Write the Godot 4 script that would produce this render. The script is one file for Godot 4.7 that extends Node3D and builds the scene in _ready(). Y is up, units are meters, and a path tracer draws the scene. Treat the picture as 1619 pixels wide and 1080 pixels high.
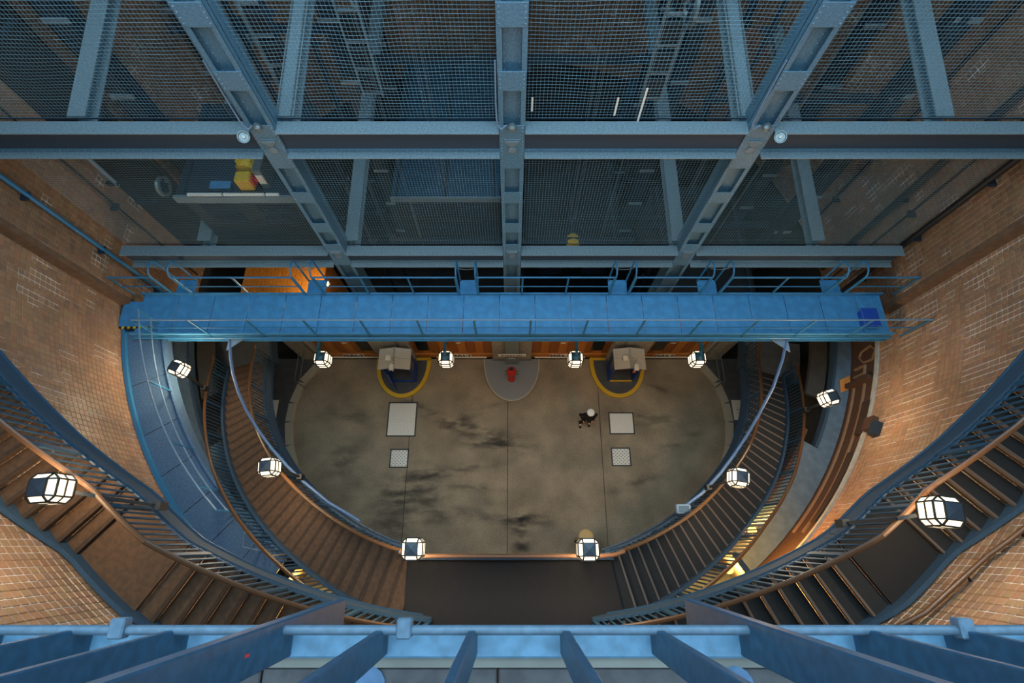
extends Node3D
# A round tiled tunnel shaft seen from its top gallery. Axis of the shaft = world y axis, floor y = 0, metres.

const R_WALL := 11.0        # tiled wall of the stair side
const R_NORTH := 10.75      # wall of the lift side, proud of the stair side
const A_PIL := 79.4         # bearing (degrees from +z) of the step between the two

var M := {}
var taken := {}
var meshes := {}
var rng := RandomNumberGenerator.new()

# ------------------------------------------------------------------ geometry
class MB:
	var v := PackedVector3Array()
	var n := PackedVector3Array()
	var c := PackedColorArray()
	var col := Color.WHITE

	func tri(a: Vector3, b: Vector3, d: Vector3, na: Vector3, nb: Vector3, nd: Vector3) -> void:
		# wound clockwise as seen from the side the normals point to
		if (b - a).cross(d - a).dot(na + nb + nd) > 0.0:
			v.append_array([a, d, b])
			n.append_array([na, nd, nb])
		else:
			v.append_array([a, b, d])
			n.append_array([na, nb, nd])
		c.append_array([col, col, col])

	func quad(a: Vector3, b: Vector3, d: Vector3, e: Vector3, out: Vector3) -> void:
		var nn := (d - a).cross(e - b)
		if nn.length_squared() < 1e-14:
			return
		nn = nn.normalized()
		if nn.dot(out) < 0.0:
			nn = -nn
		tri(a, b, d, nn, nn, nn)
		tri(a, d, e, nn, nn, nn)

	func face(pts: Array, out: Vector3) -> void:
		var nn := Vector3.ZERO
		for i in range(1, pts.size() - 1):
			nn += (pts[i] - pts[0]).cross(pts[i + 1] - pts[0])
		nn = nn.normalized()
		if nn.dot(out) < 0.0:
			nn = -nn
		for i in range(1, pts.size() - 1):
			tri(pts[0], pts[i], pts[i + 1], nn, nn, nn)

	func hexa(p: Array) -> void:   # 4 bottom corners in a ring, 4 top corners above them
		var m := Vector3.ZERO
		for q in p:
			m += q / 8.0
		for f in [[0, 1, 2, 3], [4, 5, 6, 7], [0, 1, 5, 4], [1, 2, 6, 5], [2, 3, 7, 6], [3, 0, 4, 7]]:
			var k: Vector3 = (p[f[0]] + p[f[1]] + p[f[2]] + p[f[3]]) / 4.0
			quad(p[f[0]], p[f[1]], p[f[2]], p[f[3]], k - m)

	func box(lo: Vector3, hi: Vector3) -> void:
		hexa([Vector3(lo.x, lo.y, lo.z), Vector3(hi.x, lo.y, lo.z), Vector3(hi.x, lo.y, hi.z), Vector3(lo.x, lo.y, hi.z),
			Vector3(lo.x, hi.y, lo.z), Vector3(hi.x, hi.y, lo.z), Vector3(hi.x, hi.y, hi.z), Vector3(lo.x, hi.y, hi.z)])

	func boxc(mid: Vector3, size: Vector3) -> void:
		box(mid - size / 2.0, mid + size / 2.0)

	func cbox(lo: Vector3, hi: Vector3, ch: float) -> void:   # box with chamfered edges
		var m := (lo + hi) / 2.0
		var h := (hi - lo) / 2.0
		ch = minf(ch, 0.45 * minf(h.x, minf(h.y, h.z)) * 2.0)
		var f := func(sx: float, sy: float, sz: float, ax: int) -> Vector3:
			var q := Vector3(sx * (h.x - ch), sy * (h.y - ch), sz * (h.z - ch))
			if ax == 0: q.x = sx * h.x
			if ax == 1: q.y = sy * h.y
			if ax == 2: q.z = sz * h.z
			return m + q
		for s in [-1.0, 1.0]:
			quad(f.call(s, -1, -1, 0), f.call(s, 1, -1, 0), f.call(s, 1, 1, 0), f.call(s, -1, 1, 0), Vector3(s, 0, 0))
			quad(f.call(-1, s, -1, 1), f.call(1, s, -1, 1), f.call(1, s, 1, 1), f.call(-1, s, 1, 1), Vector3(0, s, 0))
			quad(f.call(-1, -1, s, 2), f.call(1, -1, s, 2), f.call(1, 1, s, 2), f.call(-1, 1, s, 2), Vector3(0, 0, s))
			for t in [-1.0, 1.0]:
				quad(f.call(s, t, -1, 0), f.call(s, t, 1, 0), f.call(s, t, 1, 1), f.call(s, t, -1, 1), Vector3(s, t, 0))
				quad(f.call(s, -1, t, 0), f.call(s, 1, t, 0), f.call(s, 1, t, 2), f.call(s, -1, t, 2), Vector3(s, 0, t))
				quad(f.call(-1, s, t, 1), f.call(1, s, t, 1), f.call(1, s, t, 2), f.call(-1, s, t, 2), Vector3(0, s, t))
				for u in [-1.0, 1.0]:
					face([f.call(s, t, u, 0), f.call(s, t, u, 1), f.call(s, t, u, 2)], Vector3(s, t, u))

	func bar(a: Vector3, b: Vector3, w: float, h: float, up := Vector3.UP) -> void:   # straight bar: w across, h along up
		var t := (b - a).normalized()
		if absf(t.dot(up)) > 0.98:
			up = Vector3.BACK if absf(t.z) < 0.9 else Vector3.RIGHT
		var s := t.cross(up).normalized() * w / 2.0
		var u := s.cross(t).normalized() * h / 2.0
		hexa([a - s - u, a + s - u, a + s + u, a - s + u, b - s - u, b + s - u, b + s + u, b - s + u])

	func sweep(path: Array, prof: Array, closed := false) -> void:   # prof: (side, up) ring, side horizontal, up vertical
		var rings := []
		var cnt := path.size()
		for i in cnt:
			var t: Vector3
			if closed:
				t = path[(i + 1) % cnt] - path[(i + cnt - 1) % cnt]
			else:
				t = path[mini(i + 1, cnt - 1)] - path[maxi(i - 1, 0)]
			t.y = 0.0
			t = t.normalized()
			var s := t.cross(Vector3.UP).normalized()
			var ring := []
			for q in prof:
				ring.append(path[i] + s * q.x + Vector3.UP * q.y)
			rings.append(ring)
		var k := prof.size()
		for i in (cnt if closed else cnt - 1):
			var ra: Array = rings[i]
			var rb: Array = rings[(i + 1) % cnt]
			var mid: Vector3 = (path[i] + path[(i + 1) % cnt]) / 2.0
			var pm := Vector2.ZERO
			for q in prof:
				pm += q / k
			var tt: Vector3 = path[(i + 1) % cnt] - path[i]
			tt.y = 0.0
			var ss := tt.normalized().cross(Vector3.UP)
			mid += ss * pm.x + Vector3.UP * pm.y
			for j in k:
				var j2 := (j + 1) % k
				quad(ra[j], ra[j2], rb[j2], rb[j], (ra[j] + ra[j2] + rb[j] + rb[j2]) / 4.0 - mid)
		if not closed:
			face(rings[0], path[0] - path[1])
			face(rings[cnt - 1], path[cnt - 1] - path[cnt - 2])

	func tube(path: Array, r: float, seg := 8, caps := true) -> void:
		var cnt := path.size()
		var rings := []
		var norms := []
		var up := Vector3.UP
		for i in cnt:
			var t: Vector3 = (path[mini(i + 1, cnt - 1)] - path[maxi(i - 1, 0)]).normalized()
			if i == 0 and absf(t.y) > 0.9:
				up = Vector3.BACK
			var s := t.cross(up).normalized()
			var u := s.cross(t).normalized()
			up = u
			var ring := []
			var nr := []
			for j in seg:
				var an := TAU * j / seg
				var d := s * cos(an) + u * sin(an)
				ring.append(path[i] + d * r)
				nr.append(d)
			rings.append(ring)
			norms.append(nr)
		for i in cnt - 1:
			for j in seg:
				var k := (j + 1) % seg
				tri(rings[i][j], rings[i][k], rings[i + 1][k], norms[i][j], norms[i][k], norms[i + 1][k])
				tri(rings[i][j], rings[i + 1][k], rings[i + 1][j], norms[i][j], norms[i + 1][k], norms[i + 1][j])
		if caps:
			face(rings[0], path[0] - path[1])
			face(rings[cnt - 1], path[cnt - 1] - path[cnt - 2])

	func lathe(at: Vector3, prof: Array, seg := 16, axis := Vector3.UP) -> void:   # prof: (r, h) from bottom to top
		var x := axis.cross(Vector3.RIGHT if absf(axis.x) < 0.9 else Vector3.BACK).normalized()
		var z := x.cross(axis).normalized()
		for i in prof.size() - 1:
			var p: Vector2 = prof[i]
			var q: Vector2 = prof[i + 1]
			var dn := Vector2(q.y - p.y, p.x - q.x).normalized()
			for j in seg:
				var a0 := TAU * j / seg
				var a1 := TAU * (j + 1) / seg
				var d0 := x * cos(a0) + z * sin(a0)
				var d1 := x * cos(a1) + z * sin(a1)
				var n0 := d0 * dn.x + axis * dn.y
				var n1 := d1 * dn.x + axis * dn.y
				var pa := at + d0 * p.x + axis * p.y
				var pb := at + d1 * p.x + axis * p.y
				var qa := at + d0 * q.x + axis * q.y
				var qb := at + d1 * q.x + axis * q.y
				if p.x > 1e-5:
					tri(pa, pb, qb, n0, n1, n1)
				if q.x > 1e-5:
					tri(pa, qb, qa, n0, n1, n0)

	func slab(poly: PackedVector2Array, y0: float, y1: float) -> void:   # vertical prism of an (x, z) outline
		var idx := Geometry2D.triangulate_polygon(poly)
		for i in range(0, idx.size(), 3):
			for yy in [y0, y1]:
				var nn := Vector3.UP if yy == y1 else Vector3.DOWN
				tri(Vector3(poly[idx[i]].x, yy, poly[idx[i]].y), Vector3(poly[idx[i + 1]].x, yy, poly[idx[i + 1]].y), Vector3(poly[idx[i + 2]].x, yy, poly[idx[i + 2]].y), nn, nn, nn)
		var ccw := not Geometry2D.is_polygon_clockwise(poly)
		for i in poly.size():
			var a := poly[i]
			var b := poly[(i + 1) % poly.size()]
			var e := b - a
			var o := Vector2(e.y, -e.x) if ccw else Vector2(-e.y, e.x)
			quad(Vector3(a.x, y0, a.y), Vector3(b.x, y0, b.y), Vector3(b.x, y1, b.y), Vector3(a.x, y1, a.y), Vector3(o.x, 0, o.y))

	func arc_block(a0: float, a1: float, r0: float, r1: float, y0: float, y1: float, steps := 1) -> void:
		for i in steps:
			var b0 := deg_to_rad(lerpf(a0, a1, float(i) / steps))
			var b1 := deg_to_rad(lerpf(a0, a1, float(i + 1) / steps))
			var p := []
			for yy in [y0, y1]:
				p.append(Vector3(r0 * sin(b0), yy, r0 * cos(b0)))
				p.append(Vector3(r0 * sin(b1), yy, r0 * cos(b1)))
				p.append(Vector3(r1 * sin(b1), yy, r1 * cos(b1)))
				p.append(Vector3(r1 * sin(b0), yy, r1 * cos(b0)))
			hexa(p)

	func shell(a0: float, a1: float, r: float, y0: float, y1: float, steps: int) -> void:   # inward-facing curved sheet
		for i in steps:
			var b0 := deg_to_rad(lerpf(a0, a1, float(i) / steps))
			var b1 := deg_to_rad(lerpf(a0, a1, float(i + 1) / steps))
			var p0 := Vector3(sin(b0), 0, cos(b0))
			var p1 := Vector3(sin(b1), 0, cos(b1))
			var q := [p0 * r + Vector3.UP * y0, p1 * r + Vector3.UP * y0, p1 * r + Vector3.UP * y1, p0 * r + Vector3.UP * y1]
			tri(q[0], q[1], q[2], -p0, -p1, -p1)
			tri(q[0], q[2], q[3], -p0, -p1, -p0)

	func mesh(mat: Material) -> ArrayMesh:
		var a := []
		a.resize(Mesh.ARRAY_MAX)
		a[Mesh.ARRAY_VERTEX] = v
		a[Mesh.ARRAY_NORMAL] = n
		a[Mesh.ARRAY_COLOR] = c
		var m := ArrayMesh.new()
		m.add_surface_from_arrays(Mesh.PRIMITIVE_TRIANGLES, a)
		m.surface_set_material(0, mat)
		return m

func pol(a: float, r: float, y: float) -> Vector3:
	var b := deg_to_rad(a)
	return Vector3(r * sin(b), y, r * cos(b))

# ------------------------------------------------------------------ scene tree
func numbered(called: String) -> String:
	var k: int = taken.get(called, 0)
	taken[called] = k + 1
	return called if k == 0 else "%s_%03d" % [called, k]

func where(o: Node) -> Vector3:
	var p := Vector3.ZERO
	while o is Node3D and o != self:
		p += (o as Node3D).position
		o = o.get_parent()
	return p

func tag(o: Node, label: String, category: String, group := "", kind := "") -> Node:
	if label: o.set_meta("label", label)
	if category: o.set_meta("category", category)
	if group: o.set_meta("group", group)
	if kind: o.set_meta("kind", kind)
	return o

func thing(called: String, label: String, category: String, at := Vector3.ZERO, group := "") -> Node3D:
	var o := Node3D.new()
	o.name = numbered(called)
	add_child(o, true)
	o.position = at
	tag(o, label, category, group)
	return o

func obj(called: String, b: MB, mat: Material, parent: Node = self) -> MeshInstance3D:   # b is in world coordinates
	var o := MeshInstance3D.new()
	o.mesh = b.mesh(mat)
	o.name = numbered(called) if parent == self else called
	parent.add_child(o, true)
	o.position = -where(parent)
	return o

func inst(called: String, mesh: Mesh, xf: Transform3D, parent: Node) -> MeshInstance3D:   # a shared mesh at a world place
	var o := MeshInstance3D.new()
	o.mesh = mesh
	o.name = called
	parent.add_child(o, true)
	xf.origin -= where(parent)
	o.transform = xf
	return o

func struct(called: String, b: MB, mat: Material) -> MeshInstance3D:
	var o := obj(called, b, mat)
	o.set_meta("kind", "structure")
	return o

func copy(o: Node3D, called: String, at: Vector3, turn: float, label: String) -> Node3D:
	var r: Node3D = o.duplicate()
	r.name = numbered(called)
	add_child(r, true)
	r.position = at
	r.rotation.y = turn
	r.set_meta("label", label)
	return r

# ------------------------------------------------------------------ materials
func noise_tex(freq: float, lo: float, seed_: int, oct := 4) -> NoiseTexture2D:
	var f := FastNoiseLite.new()
	f.seed = seed_
	f.frequency = freq
	f.fractal_octaves = oct
	var g := Gradient.new()
	g.offsets = PackedFloat32Array([0.25, 0.75])
	g.colors = PackedColorArray([Color(lo, lo, lo), Color.WHITE])
	var t := NoiseTexture2D.new()
	t.width = 512
	t.height = 512
	t.seamless = true
	t.noise = f
	t.color_ramp = g
	return t

var tex := {}
func mat(called: String, col: Color, rough := 0.7, tx := "", scale := 0.5, metal := 0.0) -> StandardMaterial3D:
	var m := StandardMaterial3D.new()
	m.resource_name = called
	m.albedo_color = col
	m.roughness = rough
	m.metallic = metal
	if tx:
		m.albedo_texture = tex[tx]
		m.uv1_triplanar = true
		m.uv1_world_triplanar = true
		m.uv1_scale = Vector3.ONE * scale
	M[called] = m
	return m

func glow(called: String, col: Color, e: float) -> StandardMaterial3D:
	var m := mat(called, col, 0.5)
	m.emission_enabled = true
	m.emission = col
	m.emission_energy_multiplier = e
	return m

func floor_texture() -> ImageTexture:
	# road surface of the shaft floor, 20 m x 20 m in 1024 px: grain, drag marks and old oil stains
	var n1 := FastNoiseLite.new(); n1.seed = 3; n1.frequency = 0.012; n1.fractal_octaves = 5
	var n2 := FastNoiseLite.new(); n2.seed = 8; n2.frequency = 0.35; n2.fractal_octaves = 2
	var n3 := FastNoiseLite.new(); n3.seed = 15; n3.frequency = 0.02; n3.fractal_octaves = 4
	var im := Image.create(1024, 1024, false, Image.FORMAT_RGB8)
	var stains := [[-1.3, 4.1, 1.9, 0.28, 0.65, 0.30], [-0.9, 4.6, 1.0, 0.20, 0.5, 0.1], [-1.6, 3.4, 1.6, 0.16, 0.35, -0.45], [-3.9, 6.4, 1.1, 0.7, 0.6, 0.15], [-3.4, 5.6, 0.5, 0.3, 0.35, 0.0],
		[-2.2, 5.6, 1.6, 0.18, 0.4, -0.2], [-1.7, 6.2, 1.2, 0.14, 0.45, 0.1], [0.3, 7.4, 0.9, 0.22, 0.7, 0.0], [0.35, 8.0, 0.28, 0.9, 0.7, 0.0], [-4.6, 7.6, 1.2, 0.6, 0.3, 0.4], [-2.0, 7.2, 1.6, 0.45, 0.25, 0.0],
		[5.7, 3.6, 1.3, 0.3, 0.3, 0.15], [6.4, 4.6, 1.4, 0.2, 0.25, -0.5], [-6.4, 3.4, 1.2, 0.3, 0.25, 0.2], [-3.2, 3.3, 1.6, 0.12, 0.35, 0.45], [4.9, 6.0, 1.2, 0.25, 0.25, -0.3], [6.0, 2.3, 0.5, 0.12, 0.35, 0.3], [2.9, 8.3, 0.5, 0.3, 0.4, 0.0], [-6.6, 5.2, 0.8, 0.9, 0.25, 0.0]]
	for j in 1024:
		for i in 1024:
			var x := (i + 0.5) / 1024.0 * 20.0 - 10.0
			var z := (j + 0.5) / 1024.0 * 20.0 - 10.0
			var v := 0.86 + 0.16 * n1.get_noise_2d(i, j) + 0.13 * n2.get_noise_2d(i, j)
			if z > 0.8:
				var w := 0.5 + 1.3 * n3.get_noise_2d(i * 0.8, j * 2.2)
				for s in stains:
					var dx: float = x - s[0]
					var dz: float = z - s[1]
					if absf(dx) < 2.6 and absf(dz) < 2.6:
						var ux: float = (dx + s[5] * dz) / s[2]
						var uz: float = (dz - s[5] * dx) / s[3]
						v -= 0.75 * s[4] * exp(-(ux * ux + uz * uz)) * clampf(w, 0.0, 1.1)
			v = clampf(v, 0.12, 1.0)
			im.set_pixel(i, j, Color(v, v, v * 0.99))
	return ImageTexture.create_from_image(im)

func make_materials() -> void:
	tex.fine = noise_tex(0.06, 0.86, 1)
	tex.blotch = noise_tex(0.012, 0.90, 2)
	tex.worn = noise_tex(0.02, 0.85, 5, 6)
	mat("steel_grey", Color(0.450, 0.520, 0.550), 0.5, "fine", 0.6)
	mat("steel_column", Color(0.340, 0.485, 0.570), 0.45, "fine", 0.6)
	mat("bridge_blue", Color(0.235, 0.500, 0.680), 0.55, "blotch", 0.45)
	mat("walk_blue", Color(0.270, 0.390, 0.510), 0.6, "fine", 0.5)
	mat("rail_blue", Color(0.160, 0.400, 0.550), 0.4)
	mat("light_rail", Color(0.400, 0.490, 0.570), 0.35)
	mat("foot_steel", Color(0.29, 0.38, 0.45), 0.5, "fine", 0.8)
	mat("tube_blue", Color(0.30, 0.39, 0.52), 0.4)
	mat("web_shaded", Color(0.15, 0.22, 0.29), 0.7)  # darker than the flanges: the shadow between them is put into the colour
	mat("cab_wood", Color(0.75, 0.47, 0.14), 0.6, "worn", 1.0)
	mat("ledge_shadow_brown", Color(0.17, 0.105, 0.07), 0.85)  # dark brown for the painted shadow below the tile ledge
	mat("stair_blue", Color(0.140, 0.240, 0.320), 0.8, "fine", 0.8)
	mat("bars_blue", Color(0.130, 0.265, 0.360), 0.5, "fine", 0.8)
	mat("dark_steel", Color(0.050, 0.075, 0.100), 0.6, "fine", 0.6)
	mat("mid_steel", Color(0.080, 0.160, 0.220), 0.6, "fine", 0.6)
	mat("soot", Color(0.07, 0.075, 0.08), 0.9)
	mat("wire", Color(0.380, 0.500, 0.540), 0.4)
	mat("galv", Color(0.460, 0.490, 0.490), 0.35, "fine", 1.0, 0.5)
	mat("galv_roof", Color(0.780, 0.760, 0.700), 0.45, "fine", 2.0)
	mat("handrail_wood", Color(0.330, 0.215, 0.120), 0.4, "fine", 1.4)
	mat("tread_brown", Color(0.310, 0.205, 0.110), 0.75, "worn", 0.7)
	mat("tread_dark", Color(0.065, 0.060, 0.060), 0.8, "worn", 0.7)
	mat("nosing", Color(0.330, 0.270, 0.230), 0.6)
	mat("landing_dark", Color(0.060, 0.040, 0.038), 0.85, "worn", 0.6)
	mat("concrete", Color(0.46, 0.45, 0.42), 0.85, "blotch", 0.4)
	mat("pavement", Color(0.300, 0.310, 0.320), 0.85, "blotch", 0.4)
	mat("kerb_stone", Color(0.700, 0.660, 0.570), 0.8, "fine", 1.0)
	mat("island_grey", Color(0.52, 0.53, 0.53), 0.75, "fine", 0.8)
	mat("pillar_grey", Color(0.610, 0.605, 0.570), 0.75, "blotch", 0.6)
	mat("yellow", Color(0.85, 0.68, 0.06), 0.6, "fine", 1.0)
	mat("black", Color(0.03, 0.03, 0.035), 0.6)
	mat("straw", Color(0.70, 0.60, 0.40), 0.8)
	mat("white", Color(0.85, 0.84, 0.80), 0.5)
	mat("red", Color(0.72, 0.13, 0.05), 0.4)
	mat("orange", Color(0.85, 0.42, 0.05), 0.5)
	mat("booth_blue", Color(0.060, 0.240, 0.560), 0.5)
	mat("door_wood", Color(0.760, 0.490, 0.210), 0.6, "worn", 1.0)
	mat("door_wood_b", Color(0.630, 0.380, 0.155), 0.6, "worn", 1.0)
	mat("door_glass", Color(0.06, 0.09, 0.10), 0.15)
	mat("plate", Color(0.900, 0.870, 0.800), 0.4, "fine", 2.0)
	mat("relief", Color(0.260, 0.170, 0.115), 0.8, "worn", 0.8)
	mat("relief_line", Color(0.46, 0.36, 0.27), 0.8)
	mat("tile_plain", Color(0.55, 0.38, 0.25), 0.5, "worn", 0.4)
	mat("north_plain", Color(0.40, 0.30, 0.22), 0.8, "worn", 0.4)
	mat("cab_blue", Color(0.090, 0.280, 0.380), 0.5, "blotch", 0.4)
	mat("deck_board", Color(0.270, 0.260, 0.265), 0.8, "worn", 1.2)
	mat("fascia_blue", Color(0.330, 0.480, 0.580), 0.45, "worn", 1.5)
	mat("lamp_top", Color(0.16, 0.20, 0.24), 0.4)
	mat("lamp_frame", Color(0.03, 0.025, 0.02), 0.5)
	mat("gallery_floor", Color(0.30, 0.38, 0.45), 0.7, "blotch", 0.5)
	mat("ceiling_paint", Color(0.55, 0.55, 0.55), 0.8)
	glow("lamp_glass", Color(1.0, 0.93, 0.80), 1.7)
	glow("bulkhead_glass", Color(1.0, 0.78, 0.42), 2.2)
	var f := mat("road", Color(0.61, 0.545, 0.445), 0.8)
	f.albedo_texture = floor_texture()
	f.uv1_triplanar = true
	f.uv1_world_triplanar = true
	f.uv1_scale = Vector3.ONE / 20.0
	f.uv1_offset = Vector3(0.5, 0.5, 0.5)
	# grout and tinted tiles take their colour from the vertices
	var gm := mat("grout", Color.WHITE, 0.9)
	gm.vertex_color_use_as_albedo = true
	mat("dark_base", Color(0.20, 0.19, 0.17), 0.9, "blotch", 0.4)
	mat("tread_shade", Color(0.230, 0.150, 0.080), 0.85, "worn", 0.9)  # darker brown that carries the painted shade at the step edges
	for k in 6:
		var t := mat("tile_%d" % k, [Color(0.54, 0.42, 0.32), Color(0.56, 0.435, 0.335), Color(0.525, 0.405, 0.31), Color(0.55, 0.41, 0.315), Color(0.535, 0.435, 0.33), Color(0.51, 0.40, 0.325)][k], 0.42, "fine", 1.0)
		t.metallic_specular = 0.45
	var vt := mat("tile_tinted", Color.WHITE, 0.42)
	vt.vertex_color_use_as_albedo = true
	var bd := mat("clothes", Color.WHITE, 0.85)
	bd.vertex_color_use_as_albedo = true

# ------------------------------------------------------------------ camera, light
func make_camera_and_light() -> void:
	var cam := Camera3D.new()
	cam.name = "camera"
	add_child(cam)
	cam.position = Vector3(0, 20.0, 8.1)
	cam.rotation_degrees = Vector3(-68.51, 0, 0)
	cam.fov = 68.04
	cam.near = 0.05
	cam.far = 200.0
	cam.current = true
	var env := Environment.new()
	env.background_mode = Environment.BG_SKY
	var sm := ProceduralSkyMaterial.new()   # even overcast evening sky over the glass dome
	sm.sky_top_color = Color(0.74, 0.90, 1.0)
	sm.sky_horizon_color = Color(0.80, 0.92, 1.0)
	sm.ground_horizon_color = Color(0.80, 0.92, 1.0)
	sm.ground_bottom_color = Color(0.3, 0.32, 0.34)
	sm.sky_energy_multiplier = 1.0
	var sky := Sky.new()
	sky.sky_material = sm
	env.sky = sky
	env.background_energy_multiplier = SKY_E
	env.tonemap_mode = Environment.TONE_MAPPER_LINEAR
	env.tonemap_exposure = EXPOSURE
	env.sdfgi_enabled = true
	env.ssao_enabled = true
	env.ssil_enabled = true
	var we := WorldEnvironment.new()
	we.name = "world_environment"
	we.environment = env
	add_child(we)

const SKY_E := 6.0
const EXPOSURE := 1.0
const LAMP_E := 6.5
const LAMP_COL := Color(1.0, 0.89, 0.72)

func omni(parent: Node, at: Vector3, e: float, size := 0.12, col := LAMP_COL) -> void:
	var l := OmniLight3D.new()
	l.name = "lamp_light"
	l.light_color = col
	l.light_energy = e
	l.omni_range = 40.0
	l.omni_attenuation = 2.0
	l.light_size = size
	l.shadow_enabled = true
	parent.add_child(l, true)
	l.position = at - where(parent)

# ------------------------------------------------------------------ shell of the shaft
func tile_mesh(b: MB, xf: Transform3D, w: float, h: float) -> void:   # a tile with bevelled rim; local z = out of the wall
	var t := 0.012
	var e := 0.008
	var p := []
	for q in [[-w, -h, 0.0], [w, -h, 0.0], [w, h, 0.0], [-w, h, 0.0], [-w + e, -h + e, t], [w - e, -h + e, t], [w - e, h - e, t], [-w + e, h - e, t]]:
		p.append(xf * Vector3(q[0], q[1], q[2]))
	var nz := xf.basis.z
	b.quad(p[4], p[5], p[6], p[7], nz)
	b.quad(p[0], p[1], p[5], p[4], -xf.basis.y)
	b.quad(p[1], p[2], p[6], p[5], xf.basis.x)
	b.quad(p[2], p[3], p[7], p[6], xf.basis.y)
	b.quad(p[3], p[0], p[4], p[7], -xf.basis.x)

func wall_xf(a: float, r: float, y: float) -> Transform3D:
	var inward := -pol(a, 1.0, 0.0)
	var x := Vector3.UP.cross(inward)
	return Transform3D(Basis(x, Vector3.UP, inward), pol(a, r, y))

func tiled_wall(called: String, a0: float, a1: float, r: float, y0: float, y1: float, single_a := Vector2.ZERO, single_y := Vector2.ZERO, dim := 1.0, washed := 0.0) -> Node3D:
	var o := Node3D.new()
	o.name = called
	o.set_meta("kind", "structure")
	add_child(o)
	var pw := 0.142
	var ph := 0.134
	var cols := int((a1 - a0) / rad_to_deg(pw / r))
	var rows := int((y1 - y0) / ph)
	var da := (a1 - a0) / cols
	pw = deg_to_rad(da) * r
	ph = (y1 - y0) / rows
	# mortar: washed pale in patches, elsewhere as brown as the tiles
	var gn := FastNoiseLite.new()
	gn.seed = 31
	gn.frequency = 0.085
	gn.fractal_octaves = 2
	var b := MB.new()
	b.arc_block(a0, a1, r + 0.003, r + 0.4, y0, y1, int(absf(a1 - a0) / 3.0))
	for c in b.c.size():
		b.c[c] = Color(0.43, 0.33, 0.245).srgb_to_linear()
	for i in range(0, cols, 2):
		for j in range(0, rows, 2):
			var am := absf(a0 + (i + 1) * da)
			var ym := y0 + (j + 1) * ph
			var w := washed + 1.5 * gn.get_noise_2d(i, j * 1.3)
			if washed > -0.5 and am < 47.0 and ym > 11.2:
				w = 0.6 + 1.6 * gn.get_noise_2d(i, j * 1.3) - 0.25 * maxf(0.0, ym - 12.6)
			w = smoothstep(-0.1, 0.25, w)
			b.col = Color(0.43, 0.33, 0.245).lerp(Color(0.84, 0.88, 0.90), w).srgb_to_linear()
			b.shell(a0 + i * da, a0 + minf(i + 2, cols) * da, r, y0 + j * ph, y0 + minf(j + 2, rows) * ph, 1)
	b.col = Color.WHITE
	obj("mortar_bed", b, M.grout, o)
	var lots := MB.new()
	var shared := []
	for k in 6:
		var tb := MB.new()
		tile_mesh(tb, Transform3D.IDENTITY, pw / 2 - 0.0046, ph / 2 - 0.0046)
		shared.append(tb.mesh(M["tile_%d" % k]))
	var singles := 0
	var base := [Color(0.54, 0.42, 0.32), Color(0.56, 0.435, 0.335), Color(0.525, 0.405, 0.31), Color(0.55, 0.41, 0.315), Color(0.535, 0.435, 0.33), Color(0.51, 0.40, 0.325)]
	var nz := FastNoiseLite.new()
	nz.seed = 21
	nz.frequency = 0.06
	for i in cols:
		for j in rows:
			var a := a0 + (i + 0.5) * da
			var y := y0 + (j + 0.5) * ph
			var k := rng.randi() % 6
			var one := singles < 300 and absf(a) > single_a.x and absf(a) < single_a.y and y > single_y.x and y < single_y.y
			var xf := wall_xf(a, r, y)
			xf.origin += xf.basis.z * rng.randf_range(-0.001, 0.002)
			xf.basis = xf.basis * Basis.from_euler(Vector3(rng.randf_range(-0.008, 0.008), rng.randf_range(-0.008, 0.008), 0))
			if one:
				inst("tile", shared[k], xf, o)
				singles += 1
			else:
				var cc: Color = base[k]
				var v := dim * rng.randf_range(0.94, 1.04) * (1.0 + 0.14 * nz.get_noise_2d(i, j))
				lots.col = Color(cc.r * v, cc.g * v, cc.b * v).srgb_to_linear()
				tile_mesh(lots, xf, pw / 2 - 0.0046, ph / 2 - 0.0046)
	var st := obj("small_tiles", lots, M.tile_tinted, o)
	st.set_meta("kind", "stuff")
	return o

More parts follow.
